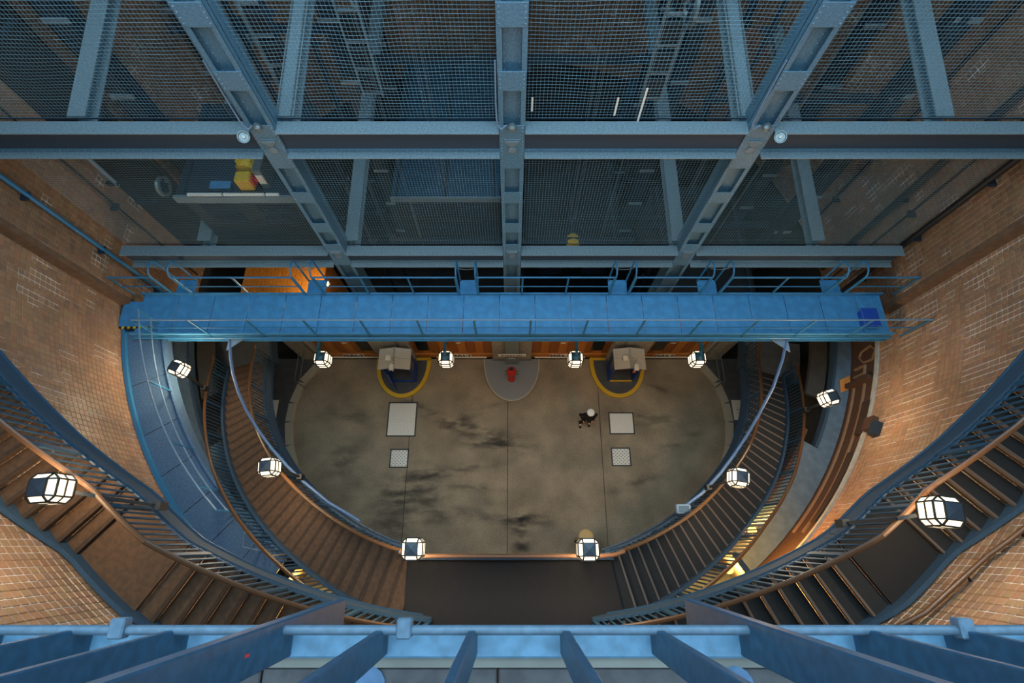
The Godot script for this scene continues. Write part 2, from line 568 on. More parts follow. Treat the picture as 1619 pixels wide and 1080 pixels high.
func make_shell() -> void:
	# tiled walls: single tiles where they show largest, the rest as one field
	var wl := tiled_wall("wall_left", -A_PIL, -24.0, R_WALL, 6.36, 13.6, Vector2(33.0, 50.0), Vector2(11.6, 13.4), 1.0, -0.32)
	var wr := tiled_wall("wall_right", 24.0, A_PIL, R_WALL, 6.36, 13.6, Vector2(33.0, 50.0), Vector2(11.6, 13.4), 1.0, 0.28)
	for w in [[wl, -1.0], [wr, 1.0]]:
		var b := MB.new()
		b.arc_block(w[1] * 24.0, w[1] * A_PIL, R_WALL, R_WALL + 0.4, 13.6, 21.0, 18)
		obj("upper_tiles", b, M.tile_plain, w[0])
		b = MB.new()
		b.arc_block(w[1] * 24.0, w[1] * A_PIL, R_WALL, R_WALL + 0.4, 4.9, 6.30, 18)
		obj("sandstone_band", b, M.relief, w[0])
		b = MB.new()
		b.arc_block(w[1] * 24.0, w[1] * A_PIL, R_WALL, R_WALL + 0.4, -0.2, 4.9, 18)
		obj("dark_base", b, M.dark_base, w[0])
		b = MB.new()
		b.arc_block(w[1] * 24.0, w[1] * A_PIL, R_WALL - 0.07, R_WALL + 0.1, 6.26, 6.37, 24)
		obj("ledge", b, M.pillar_grey, w[0])
	var bb := MB.new()
	bb.arc_block(-24.0, 24.0, R_WALL, R_WALL + 0.4, -0.2, 21.0, 16)
	struct("wall_rear", bb, M.tile_plain)
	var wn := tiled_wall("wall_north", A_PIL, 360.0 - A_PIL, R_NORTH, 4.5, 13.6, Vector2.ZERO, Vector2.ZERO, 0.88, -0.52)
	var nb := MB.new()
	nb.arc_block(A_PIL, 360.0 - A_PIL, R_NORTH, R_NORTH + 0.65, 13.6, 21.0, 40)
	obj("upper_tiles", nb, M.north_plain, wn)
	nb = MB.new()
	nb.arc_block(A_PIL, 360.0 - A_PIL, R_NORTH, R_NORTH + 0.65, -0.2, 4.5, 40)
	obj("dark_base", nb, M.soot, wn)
	for s in [-1.0, 1.0]:
		nb = MB.new()
		nb.arc_block(s * (A_PIL - 0.25), s * (A_PIL + 0.6), R_NORTH - 0.015, R_NORTH + 0.5, 6.9, 21.0)
		obj("pilaster_edge", nb, M.north_plain, wn)
	# roof: ring with a glazed eye over the stair side; an unseen machine floor is added to keep sky light off the lifts
	var ring := MB.new()
	for i in 36:
		var a0 := i * 10.0
		ring.arc_block(a0, a0 + 10.0, 8.6, 11.6, 26.0, 26.3)
	struct("ceiling", ring, M.ceiling_paint)
	var win := Node3D.new()
	win.name = "window_1"
	win.set_meta("kind", "structure")
	add_child(win)
	for i in 24:
		var mu := MB.new()
		mu.arc_block(i * 15.0 - 0.7, i * 15.0 + 0.7, 11.05, 11.35, 21.0, 26.0)
		obj("mullion", mu, M.steel_grey, win)
	var mf := MB.new()
	var half := PackedVector2Array()
	for i in 25:
		var an := lerpf(95.0, 265.0, i / 24.0)
		var p := pol(an, 10.74, 0)
		half.append(Vector2(p.x, p.z))
	mf.slab(half, 21.0, 21.3)
	struct("ceiling_sky_block", mf, M.ceiling_paint)  # out of view, added to block the sky over the lift bays
	# floor
	var fl := Node3D.new()
	fl.name = "floor"
	fl.set_meta("kind", "structure")
	add_child(fl)
	var base := MB.new()
	base.boxc(Vector3(0, -0.2, 0), Vector3(24, 0.3, 24))
	obj("floor_base", base, M.black, fl)
	var xs := [-8.9, -4.06, -0.17, 3.52, 8.9]
	for i in 4:
		var sl := MB.new()
		sl.box(Vector3(xs[i] + 0.012, -0.06, 1.02), Vector3(xs[i + 1] - 0.012, 0.0, 9.6))
		obj("road_slab", sl, M.road, fl)
	var back := MB.new()
	back.box(Vector3(-10.5, -0.06, -10.2), Vector3(10.5, -0.005, 1.0))
	obj("lift_pit_floor", back, M.soot, fl)
	# kerb line and pavement outside it
	var kerb := [Vector2(-7.6, 1.05), Vector2(-8.0, 1.4), Vector2(-8.5, 2.1), Vector2(-8.74, 2.95), Vector2(-8.78, 3.7), Vector2(-8.62, 4.6), Vector2(-8.3, 5.4), Vector2(-7.8, 6.15), Vector2(-7.0, 7.05), Vector2(-5.8, 7.9), Vector2(-4.2, 8.7), Vector2(-2.2, 9.2), Vector2(0, 9.35)]
	var k2 := kerb.duplicate()
	for i in range(kerb.size() - 2, -1, -1):
		k2.append(Vector2(-kerb[i].x * 0.975, kerb[i].y))
	var pave := PackedVector2Array(k2)
	for i in 41:
		var an := lerpf(84.5, -84.5, i / 40.0)
		var p := pol(an, 10.98, 0)
		pave.append(Vector2(p.x, p.z))
	var pv := MB.new()
	pv.slab(pave, -0.05, 0.115)
	var tr := Node3D.new()
	tr.name = "trim_1"
	tr.set_meta("kind", "structure")
	add_child(tr)
	obj("pavement", pv, M.pavement, tr)
	for i in range(0, k2.size() - 1):
		var a: Vector2 = k2[i]
		var c: Vector2 = k2[i + 1]
		var d := (c - a).normalized()
		var o := Vector2(d.y, -d.x)
		if o.dot((a + c) / 2.0 - Vector2(0, 4)) < 0:
			o = -o
		var kb := MB.new()
		a += d * 0.008
		c -= d * 0.008
		var q := [a - o * 0.04, c - o * 0.04, c + o * 0.24, a + o * 0.24]
		var pts := []
		for yy in [-0.02, 0.135]:
			for w in q:
				pts.append(Vector3(w.x, yy, w.y))
		kb.hexa(pts)
		obj("kerb_stone", kb, M.kerb_stone, tr)

# ------------------------------------------------------------------ lifts side: steel frame
func i_beam(called: String, label: String, x0: float, x1: float, y: float, z: float, big := true) -> void:
	var t := thing(called, label, "steel beam", Vector3((x0 + x1) / 2, y, z), "riveted cross beams of the lift tower")
	var h := 0.62 if big else 0.55
	var d := 0.30
	for f in [["top_flange", y + h - 0.035, y + h], ["bottom_flange", y, y + 0.035]]:
		var b := MB.new()
		b.cbox(Vector3(x0, f[1], z - d / 2), Vector3(x1, f[2], z + (d / 2 if f[0] == "top_flange" else d / 2 + 0.05)), 0.006)
		obj(f[0], b, M.steel_grey, t)
	var w := MB.new()
	w.box(Vector3(x0, y + 0.035, z - 0.03), Vector3(x1, y + h - 0.035, z + 0.03))
	obj("web", w, M.web_shaded, t)
	var an := MB.new()
	an.box(Vector3(x0, y + 0.035, z + 0.03), Vector3(x1, y + 0.11, z + 0.05))
	obj("angle_strip", an, M.steel_column, t)
	var rv := MB.new()
	var n := int((x1 - x0) / 0.16)
	for i in n:
		rv.lathe(Vector3(x0 + (i + 0.5) * 0.16, y + 0.075, z + 0.05), [Vector2(0.014, 0), Vector2(0.009, 0.01), Vector2(0, 0.013)], 6, Vector3.BACK)
	var ro := obj("rivets", rv, M.light_rail, t)
	ro.set_meta("kind", "stuff")

func rivet_column(x: float, label: String) -> void:
	var z := 1.05
	var t := thing("steel_column", label, "steel column", Vector3(x, 4.5, z), "riveted front columns of the lift tower")
	var w := 0.48
	var d := 0.40
	for s in [-1.0, 1.0]:
		var b := MB.new()
		b.box(Vector3(x + s * (w / 2) - (0.012 if s > 0 else 0.0), 0.1, z - d), Vector3(x + s * (w / 2) + (0.0 if s > 0 else 0.012), 20.9, z))
		obj("side_plate", b, M.steel_column, t)
		var c := MB.new()
		c.box(Vector3(minf(x + s * w / 2, x + s * (w / 2 - 0.085)), 0.1, z - 0.012), Vector3(maxf(x + s * w / 2, x + s * (w / 2 - 0.085)), 20.9, z + 0.006))
		obj("corner_angle", c, M.steel_column, t)
	var bk := MB.new()
	bk.box(Vector3(x - w / 2, 0.1, z - 0.13), Vector3(x + w / 2, 20.9, z - 0.115))
	obj("back_plate", bk, M.steel_column, t)
	# batten plates with rivets, gusset plates where the beams meet
	var y := 0.0
	var ys := []
	for yy in [18.33, 17.2, 16.07, 14.95, 13.82, 10.78, 9.62, 6.9, 5.8, 4.7, 3.6]:
		ys.append([yy, 0.38])
	ys.append([8.37, 1.05])
	ys.append([12.3, 1.15])
	for q in ys:
		var b := MB.new()
		b.cbox(Vector3(x - w / 2 + 0.005, q[0] - q[1] / 2, z + 0.004), Vector3(x + w / 2 - 0.005, q[0] + q[1] / 2, z + 0.02), 0.004)
		var bp := obj("gusset_plate" if q[1] > 0.5 else "batten_plate", b, M.steel_column, t)
		var rv := MB.new()
		var nr := 4 if q[1] < 0.5 else 13
		for s in [-1.0, 1.0]:
			for i in nr:
				rv.lathe(Vector3(x + s * (w / 2 - 0.045), q[0] + (i - (nr - 1) / 2.0) * 0.085, z + 0.02), [Vector2(0.018, 0), Vector2(0.013, 0.01), Vector2(0, 0.014)], 6, Vector3.BACK)
		var ro := obj("rivets", rv, M.light_rail, bp)
		ro.set_meta("kind", "stuff")
		if q[1] > 0.5:
			var em := MB.new()
			em.bar(Vector3(x - 0.16, q[0] + 0.23, z + 0.03), Vector3(x + 0.16, q[0] + 0.23, z + 0.03), 0.02, 0.02)
			em.hexa([Vector3(x - 0.03, q[0] + 0.06, z + 0.02), Vector3(x + 0.03, q[0] + 0.06, z + 0.02), Vector3(x + 0.03, q[0] + 0.06, z + 0.05), Vector3(x - 0.03, q[0] + 0.06, z + 0.05),
				Vector3(x - 0.14, q[0] + 0.21, z + 0.02), Vector3(x + 0.14, q[0] + 0.21, z + 0.02), Vector3(x + 0.14, q[0] + 0.21, z + 0.07), Vector3(x - 0.14, q[0] + 0.21, z + 0.07)])
			em.lathe(Vector3(x, q[0] - 0.04, z + 0.02), [Vector2(0.085, 0.0), Vector2(0.085, 0.025), Vector2(0.06, 0.03), Vector2(0, 0.03)], 12, Vector3.BACK)
			obj("bracket_block", em, M.steel_grey, bp)
	var st := MB.new()
	y = 5.6
	while y < 18.0:
		for s in [-1.0, 1.0]:
			st.lathe(Vector3(x + s * 0.13, y, z - 0.115), [Vector2(0.016, 0), Vector2(0.01, 0.01), Vector2(0, 0.013)], 6, Vector3.BACK)
		y += 0.16
	obj("inner_rivets", st, M.light_rail, t).set_meta("kind", "stuff")

func net(label: String, x0: float, x1: float, y0: float, y1: float) -> void:
	var z := 0.82
	var t := thing("wire_net", label, "wire netting", Vector3((x0 + x1) / 2, y0, z), "wire netting between the lift columns")
	var b := MB.new()
	var pitch := 0.066
	var r := 0.0031
	var nz := FastNoiseLite.new()
	nz.seed = int(x0 * 100 + y0 * 37)
	nz.frequency = 0.35
	var off := func(x: float, y: float) -> Vector3:
		var e := minf(minf(x - x0, x1 - x), minf(y - y0, y1 - y))
		var g := clampf(e * 1.5, 0.0, 1.0)
		return Vector3(nz.get_noise_2d(x, y) * 0.02, nz.get_noise_2d(x + 40, y) * 0.025, nz.get_noise_2d(x, y + 70) * 0.06) * g
	var run := func(p: Vector3, q: Vector3, side: Vector3) -> void:
		var nn := Vector3(0, 0, 1)
		var s := side * r
		var k := Vector3(0, 0, r)
		b.quad(p - s, q - s, q + k, p + k, nn - side * 0.7)
		b.quad(p + s, q + s, q + k, p + k, nn + side * 0.7)
		b.quad(p - s, q - s, q + s, p + s, -nn)
	var nx := int((x1 - x0) / pitch)
	var ny := int((y1 - y0) / pitch)
	var sx := maxi(2, int((x1 - x0) / 0.35))
	var sy := maxi(2, int((y1 - y0) / 0.35))
	for j in ny:
		var y := y0 + (j + 0.5) * pitch
		for i in sx:
			var xa := lerpf(x0, x1, float(i) / sx)
			var xb := lerpf(x0, x1, float(i + 1) / sx)
			run.call(Vector3(xa, y, z) + off.call(xa, y), Vector3(xb, y, z) + off.call(xb, y), Vector3.UP)
	for i in nx:
		var x := x0 + (i + 0.5) * pitch
		for j in sy:
			var ya := lerpf(y0, y1, float(j) / sy)
			var yb := lerpf(y0, y1, float(j + 1) / sy)
			run.call(Vector3(x, ya, z) + off.call(x, ya), Vector3(x, yb, z) + off.call(x, yb), Vector3.RIGHT)
	obj("wire_mesh", b, M.wire, t).set_meta("kind", "stuff")
	var e := MB.new()
	for yy in [y0 + 0.01, y1 - 0.01]:
		e.bar(Vector3(x0, yy, z), Vector3(x1, yy, z), 0.02, 0.02)
	obj("edge_bar", e, M.mid_steel, t)

func z_beam(x: float, y: float, label: String, rise := 0.0) -> void:
	var z0 := 0.72
	var z1 := -9.2 if absf(x) < 6.0 else -6.6
	var t := thing("tie_beam", label, "steel beam", Vector3(x, y, z0), "beams running back into the lift shafts")
	var w := 0.17
	for f in [["flange", y + 0.27, y + 0.30, w], ["flange", y, y + 0.03, w], ["web", y + 0.03, y + 0.27, 0.02]]:
		var b := MB.new()
		b.hexa([Vector3(x - f[3], f[1], z0), Vector3(x + f[3], f[1], z0), Vector3(x + f[3], f[1] + rise, z1), Vector3(x - f[3], f[1] + rise, z1),
			Vector3(x - f[3], f[2], z0), Vector3(x + f[3], f[2], z0), Vector3(x + f[3], f[2] + rise, z1), Vector3(x - f[3], f[2] + rise, z1)])
		obj(f[0], b, M.steel_grey if f[0] == "flange" else M.steel_column, t)
	if absf(x) < 6.0 and y > 10.0:
		for s in [-1.0, 1.0]:
			var c := MB.new()
			c.tube([Vector3(x + s * 0.13, y + 0.32, z0), Vector3(x + s * 0.13, y + 0.32 + rise, z1)], 0.014, 6)
			obj("conduit", c, M.galv, t)

func h_post(called: String, label: String, cat: String, x: float, z: float, y0: float, y1: float, w: float, m: Material, grp: String) -> void:
	# a vertical rolled section: two flanges and a web, with clips
	var t := thing(called, label, cat, Vector3(x, y0, z), grp)
	for s in [-1.0, 1.0]:
		var b := MB.new()
		b.box(Vector3(x - w / 2, y0, z + s * w / 2 - 0.012), Vector3(x + w / 2, y1, z + s * w / 2 + 0.012))
		obj("flange", b, m, t)
	var wb := MB.new()
	wb.box(Vector3(x - 0.012, y0, z - w / 2), Vector3(x + 0.012, y1, z + w / 2))
	obj("web", wb, m, t)
	var y := y0 + 1.3
	while y < y1:
		var k := MB.new()
		k.boxc(Vector3(x, y, z + w / 2 + 0.03), Vector3(w * 1.3, 0.12, 0.04))
		obj("clip", k, M.steel_grey, t)
		y += 1.9

func gear(called: String, label: String, at: Vector3, col: Material, s: float) -> void:   # hoist motor: body, end bell, gearbox, drum
	var t := thing(called, label, "hoist motor", at, "hoist motors on the lift roofs")
	var b := MB.new()
	b.lathe(at + Vector3(0, 0.32 * s, -0.05 * s), [Vector2(0, 0), Vector2(0.2 * s, 0.02 * s), Vector2(0.23 * s, 0.12 * s), Vector2(0.23 * s, 0.42 * s), Vector2(0.16 * s, 0.52 * s), Vector2(0, 0.54 * s)], 14, Vector3(0, 0, -1))
	for i in 8:
		var an := TAU * i / 8.0
		var d := Vector3(cos(an), sin(an), 0) * 0.24 * s
		b.bar(at + d + Vector3(0, 0.32 * s, -0.18 * s), at + d + Vector3(0, 0.32 * s, -0.45 * s), 0.03 * s, 0.03 * s)
	obj("motor_body", b, col, t)
	var g := MB.new()
	g.cbox(at + Vector3(-0.18, 0.05, 0.0) * s, at + Vector3(0.18, 0.42, 0.3) * s, 0.03 * s)
	obj("gearbox", g, col, t)
	var f := MB.new()
	f.box(at + Vector3(-0.3, 0, -0.65) * s, at + Vector3(0.3, 0.06, 0.4) * s)
	obj("bed_plate", f, M.dark_steel, t)
	var cp := MB.new()
	cp.lathe(at + Vector3(0.2, 0.28, 0.15) * s, [Vector2(0.14 * s, 0), Vector2(0.14 * s, 0.05 * s), Vector2(0.05 * s, 0.06 * s), Vector2(0.05 * s, 0.2 * s), Vector2(0, 0.2 * s)], 12, Vector3.RIGHT)
	obj("brake_drum", cp, M.red, t)

func lift_cab(label: String, x0: float, x1: float, z0: float, z1: float, y: float, h: float, m: Material) -> Node3D:
	var t := thing("lift_cab", label, "lift cab", Vector3((x0 + x1) / 2, y - h, (z0 + z1) / 2), "lift cabs in the shafts")
	var b := MB.new()
	b.cbox(Vector3(x0, y - 0.12, z0), Vector3(x1, y, z1), 0.02)
	obj("roof", b, m, t)
	for i in 3:
		var r := MB.new()
		var xx := lerpf(x0 + 0.2, x1 - 0.2, i / 2.0)
		r.bar(Vector3(xx, y + 0.04, z0 + 0.05), Vector3(xx, y + 0.04, z1 - 0.05), 0.08, 0.08)
		obj("roof_rib", r, M.mid_steel, t)
	var w := MB.new()
	w.box(Vector3(x0 + 0.05, y - h, z0 + 0.03), Vector3(x1 - 0.05, y - 0.12, z1 - 0.06))
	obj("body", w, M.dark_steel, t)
	for s in [0.27, 0.73]:
		var g := MB.new()
		var xm := lerpf(x0, x1, s)
		for k in 9:
			g.bar(Vector3(xm - 0.42 + k * 0.105, y - 0.4, z1 - 0.045), Vector3(xm - 0.42 + k * 0.105, y - 1.1, z1 - 0.045), 0.012, 0.03)
		for k in 6:
			g.bar(Vector3(xm - 0.45, y - 0.42 - k * 0.13, z1 - 0.045), Vector3(xm + 0.45, y - 0.42 - k * 0.13, z1 - 0.045), 0.03, 0.012)
		obj("vent_grille", g, M.mid_steel, t)
	var e := MB.new()
	e.box(Vector3(x0 - 0.03, y - 0.2, z1 - 0.02), Vector3(x1 + 0.03, y + 0.02, z1 + 0.05))
	obj("front_edge", e, M.steel_grey, t)
	return t

func sheave(label: String, at: Vector3, r: float) -> void:
	var t := thing("sheave", label, "pulley", at, "guide pulleys of the lifts")
	var b := MB.new()
	b.lathe(at - Vector3(0.05, 0, 0), [Vector2(r * 0.8, 0), Vector2(r, 0), Vector2(r * 0.9, 0.05), Vector2(r, 0.1), Vector2(r * 0.8, 0.1), Vector2(r * 0.8, 0)], 20, Vector3.RIGHT)
	obj("rim", b, M.galv, t)
	var s := MB.new()
	for i in 3:
		var d := Vector3(0, cos(i * PI / 3), sin(i * PI / 3)) * r * 0.82
		s.bar(at - d, at + d, 0.04, 0.05, Vector3.RIGHT)
	s.lathe(at - Vector3(0.07, 0, 0), [Vector2(0, 0), Vector2(0.07, 0), Vector2(0.07, 0.14), Vector2(0, 0.14)], 10, Vector3.RIGHT)
	obj("spokes", s, M.mid_steel, t)

func make_lift_side() -> void:
	rivet_column(-4.6, "riveted blue box column left of the middle lift bays")
	rivet_column(0.0, "riveted blue box column on the centre line of the shaft")
	rivet_column(4.6, "riveted blue box column right of the middle lift bays")
	var spans := [[-10.62, -4.84], [-4.36, -0.24], [0.24, 4.36], [4.84, 10.62]]
	var names := ["far left bay", "bay left of the centre column", "bay right of the centre column", "far right bay"]
	for i in 4:
		i_beam("cross_beam", "grey steel beam across the %s, upper of the two levels" % names[i], spans[i][0], spans[i][1], 12.14, 1.0)
		var s: Array = spans[i]
		i_beam("cross_beam", "blue grey steel beam across the %s, lower level above the footbridge" % names[i], maxf(s[0], -10.3), minf(s[1], 10.3), 7.95, 1.0, false)
		net("wire netting across the %s, above the upper beam" % names[i], maxf(s[0], -10.4) + 0.02, minf(s[1], 10.4) - 0.02, 12.78, 17.2)
		net("wire netting across the %s, between the two beams" % names[i], maxf(s[0], -10.2) + 0.02, minf(s[1], 10.2) - 0.02, 8.52, 12.12)
	for q in [[-8.15, "outer left"], [-4.25, "inner left"], [4.4, "inner right"], [8.1, "outer right"]]:
		z_beam(q[0], 12.45, "%s tie beam running back behind the upper netting" % q[1], 1.2)
		z_beam(q[0], 8.25, "%s tie beam running back behind the lower netting" % q[1], 0.6)
	# posts and guide rails
	var pn := 0
	for q in [[-9.3, -2.0, 0.42], [9.3, -2.0, 0.42], [-8.8, -5.0, 0.4], [9.3, -4.4, 0.4], [-4.75, -4.6, 0.4], [4.9, -4.6, 0.4], [0.0, -4.6, 0.3], [-4.75, -8.6, 0.4], [4.9, -7.7, 0.36]]:
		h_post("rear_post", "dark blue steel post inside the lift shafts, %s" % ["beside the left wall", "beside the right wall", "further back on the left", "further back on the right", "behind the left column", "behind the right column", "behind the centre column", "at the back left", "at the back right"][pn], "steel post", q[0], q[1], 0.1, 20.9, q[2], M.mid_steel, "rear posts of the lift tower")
		pn += 1
	var rails := ["in the far left bay near the front", "left of the left riveted column", "right of the left riveted column", "just left of the centre column, near", "just right of the centre column, near", "left of the right riveted column", "right of the right riveted column", "beside the outer right tie beam", "left of the blue cab roof", "just left of the centre column, far back", "just right of the centre column, far back", "left of the right column, far back", "deep in the far left bay", "deep in the far right bay"]
	var ri := 0
	for q in [[-6.4, -1.7], [-4.75, -1.4], [-4.6, -2.6], [-0.22, -1.8], [0.28, -1.8], [4.75, -1.8], [4.9, -0.9], [8.5, -1.0], [-4.45, -6.4], [-0.2, -6.4], [0.28, -6.4], [4.75, -6.2], [-6.6, -3.4], [6.6, -5.4]]:
		var b := MB.new()
		b.box(Vector3(q[0] - 0.06, 0.1, q[1] - 0.01), Vector3(q[0] + 0.06, 20.9, q[1] + 0.01))
		b.box(Vector3(q[0] - 0.01, 0.1, q[1]), Vector3(q[0] + 0.01, 20.9, q[1] + 0.1))
		var y := 2.0
		while y < 20.0:
			b.boxc(Vector3(q[0], y, q[1] - 0.05), Vector3(0.3, 0.1, 0.08))
			y += 1.6
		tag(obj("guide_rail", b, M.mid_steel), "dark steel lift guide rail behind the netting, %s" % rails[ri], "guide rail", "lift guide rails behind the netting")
		ri += 1
	var ropes := ["left of the pair in the far left bay", "right of the pair in the far left bay", "left of the pair over the blue cab roof", "right of the pair over the blue cab roof", "left of the pair right of the centre column", "right of the pair right of the centre column", "left of the pair in the far right bay", "right of the pair in the far right bay", "single one right of the left column", "single one left of the right column"]
	ri = 0
	for q in [[-6.4, -0.9], [-6.2, -0.9], [-2.4, -3.0], [-2.2, -3.0], [2.2, -3.4], [2.4, -3.4], [6.2, -1.0], [6.5, -1.0], [-3.4, -2.4], [3.3, -2.4]]:
		var b := MB.new()
		b.tube([Vector3(q[0], 1.5 if absf(q[0]) > 5 else 3.0, q[1]), Vector3(q[0], 20.9, q[1])], 0.012, 5)
		tag(obj("hoist_rope", b, M.galv), "thin steel hoist rope, %s" % ropes[ri], "rope", "hoist ropes in the lift shafts")
		ri += 1
	# horizontal ties deep in the shaft
	for q in [[-9.0, -4.8, 10.6, -4.4, "left bay, high"], [-4.5, 4.5, 9.2, -5.0, "middle bays, low"], [4.8, 9.0, 10.4, -2.2, "right bay, high"], [4.8, 9.0, 5.0, -2.2, "right bay, low"], [-4.5, 4.5, 4.0, -2.2, "middle bays, near the bottom"]]:
		var b := MB.new()
		b.bar(Vector3(q[0], q[2], q[3]), Vector3(q[1], q[2], q[3]), 0.22, 0.03)
		b.bar(Vector3(q[0], q[2] + 0.1, q[3]), Vector3(q[1], q[2] + 0.1, q[3]), 0.03, 0.2)
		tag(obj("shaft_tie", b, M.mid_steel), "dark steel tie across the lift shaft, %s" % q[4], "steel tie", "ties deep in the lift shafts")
	# cabs
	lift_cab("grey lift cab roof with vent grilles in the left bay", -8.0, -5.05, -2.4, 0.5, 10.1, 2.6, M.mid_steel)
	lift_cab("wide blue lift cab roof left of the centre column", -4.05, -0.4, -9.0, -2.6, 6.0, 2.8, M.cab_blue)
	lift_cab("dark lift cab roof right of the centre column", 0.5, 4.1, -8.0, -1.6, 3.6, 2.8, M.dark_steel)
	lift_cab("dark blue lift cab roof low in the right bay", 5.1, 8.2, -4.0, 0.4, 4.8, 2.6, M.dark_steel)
	gear("hoist_motor", "yellow hoist motor on the grey lift cab in the left bay", Vector3(-6.25, 10.1, 0.1), M.yellow, 1.0)
	gear("hoist_motor", "yellow hoist motor on the dark cab right of the centre column", Vector3(2.3, 3.6, -7.0), M.yellow, 1.0)
	gear("hoist_motor", "yellow machine seen between the footbridge and the lower beam", Vector3(2.25, 3.6, -1.9), M.yellow, 1.0)
	for q in [[-7.65, -6.85, "leftmost"], [-6.8, -5.85, "middle one"], [-5.8, -5.5, "short rightmost one"]]:
		var b := MB.new()
		b.tube([Vector3(q[0], 10.16, 0.5), Vector3(q[1], 10.16, 0.5)], 0.04, 8)
		tag(obj("tube_lamp", b, M.white), "unlit white tube lamp on the front edge of the left lift cab, %s" % q[2], "tube lamp", "tube lamps on the left lift cab")
	var bt := thing("battery_box", "small blue box behind the tube lamps on the left lift cab", "box", Vector3(-6.9, 10.1, 0.28))
	var bb := MB.new()
	bb.cbox(Vector3(-7.1, 10.1, 0.2), Vector3(-6.65, 10.24, 0.38), 0.01)
	obj("case", bb, M.cab_blue, bt)
	var lid := MB.new()
	lid.cbox(Vector3(-7.12, 10.24, 0.19), Vector3(-6.63, 10.27, 0.39), 0.008)
	obj("lid", lid, M.bridge_blue, bt)
	var cb := thing("control_cabinet", "pale panel cabinet beside the yellow motor on the left lift cab", "cabinet", Vector3(-5.8, 10.1, 0.1))
	bb = MB.new()
	bb.cbox(Vector3(-5.92, 10.1, -0.25), Vector3(-5.72, 10.75, 0.3), 0.02)
	obj("case", bb, M.galv, cb)
	bb = MB.new()
	bb.box(Vector3(-5.9, 10.3, 0.3), Vector3(-5.74, 10.6, 0.31))
	obj("door", bb, M.white, cb)
	sheave("spoked pulley at the left corner of the grey lift cab", Vector3(-8.25, 10.2, 0.3), 0.23)
	sheave("spoked pulley high behind the netting on the right", Vector3(3.5, 13.2, -1.6), 0.4)
	# orange box and blue cabinets on the far cab
	var ob := MB.new()
	ob.cbox(Vector3(3.2, 3.6, -7.9), Vector3(3.9, 3.85, -7.6), 0.03)
	tag(obj("toolbox", ob, M.orange), "orange toolbox on the dark cab right of the centre column", "toolbox")
	for q in [[4.95, "left"], [5.85, "right"]]:
		var c := thing("switch_cabinet", "tall blue grey switch cabinet at the back, %s of the pair" % q[1], "cabinet", Vector3(q[0], 0, -8.4), "switch cabinets behind the right bay")
		var b := MB.new()
		b.cbox(Vector3(q[0] - 0.38, 0, -8.9), Vector3(q[0] + 0.38, 5.2, -8.2), 0.03)
		obj("body", b, M.cab_blue, c)
		b = MB.new()
		b.cbox(Vector3(q[0] - 0.33, 0.2, -8.2), Vector3(q[0] + 0.33, 5.0, -8.17), 0.01)
		obj("door", b, M.mid_steel, c)
	# machinery hanging behind the netting: counterweight frames with levers
	for q in [[-5.5, 12.6, -2.4, "left of the left column"], [-3.7, 12.0, -3.0, "right of the left column"], [3.6, 12.2, -2.6, "left of the right column"]]:
		var c := thing("counterweight", "counterweight frame with levers behind the netting, %s" % q[3], "counterweight", Vector3(q[0], q[1] - 2.2, q[2]), "counterweight frames behind the netting")
		var b := MB.new()
		for s in [-0.25, 0.25]:
			b.bar(Vector3(q[0] + s, q[1] - 2.2, q[2]), Vector3(q[0] + s, q[1] + 1.8, q[2]), 0.06, 0.1)
		for k in 6:
			b.bar(Vector3(q[0] - 0.25, q[1] - 2.1 + k * 0.75, q[2]), Vector3(q[0] + 0.25, q[1] - 2.1 + k * 0.75, q[2]), 0.06, 0.06)
		obj("frame", b, M.steel_grey, c)
		for k in 3:
			b = MB.new()
			b.cbox(Vector3(q[0] - 0.22, q[1] - 2.0 + k * 0.75, q[2] - 0.12), Vector3(q[0] + 0.22, q[1] - 1.5 + k * 0.75, q[2] + 0.08), 0.02)
			obj("weight", b, M.dark_steel, c)
		b = MB.new()
		b.lathe(Vector3(q[0] - 0.03, q[1] + 1.0, q[2] + 0.1), [Vector2(0.0, 0), Vector2(0.2, 0), Vector2(0.2, 0.05), Vector2(0, 0.05)], 14, Vector3.RIGHT)
		b.bar(Vector3(q[0], q[1] + 1.0, q[2] + 0.1), Vector3(q[0] + 0.3, q[1] + 0.4, q[2] + 0.35), 0.05, 0.05)
		obj("lever", b, M.galv, c)
	# pipes on the wall
	var pk := 0
	for q in [[-84.0, 0.05, 10.6], [-91.2, 0.03, 10.58], [-101.0, 0.09, 10.5], [-104.0, 0.08, 10.5], [-108.0, 0.06, 10.55], [86.0, 0.07, 10.5], [90.0, 0.03, 10.58], [92.6, 0.09, 10.5], [101.5, 0.04, 10.58], [106.0, 0.08, 10.5]]:
		var b := MB.new()
		b.tube([pol(q[0], q[2], 5.0), pol(q[0], q[2], 20.9)], q[1], 8)
		var t := thing("wall_pipe", "", "pipe", pol(q[0], q[2], 5.0), "pipes and conduits on the lift side wall")
		tag(t, ["thin blue conduit on the left wall beside the pilaster", "thin dark conduit on the left wall", "thick dark pipe on the left wall", "thick dark pipe further back on the left wall", "second dark pipe further back on the left wall", "dark pipe on the right wall nearest the pilaster", "thin dark conduit on the right wall", "thick dark pipe on the right wall", "thin dark conduit further back on the right wall", "thick dark pipe furthest back on the right wall"][pk], "")
		obj("pipe", b, M.rail_blue if pk == 0 else (M.dark_steel if pk % 3 else M.soot), t)
		var y := 6.5
		while y < 20.0:
			b = MB.new()
			b.boxc(pol(q[0], q[2] + 0.08, y), Vector3(0.2, 0.06, 0.2))
			obj("clamp", b, M.mid_steel, t)
			y += 2.2
		pk += 1
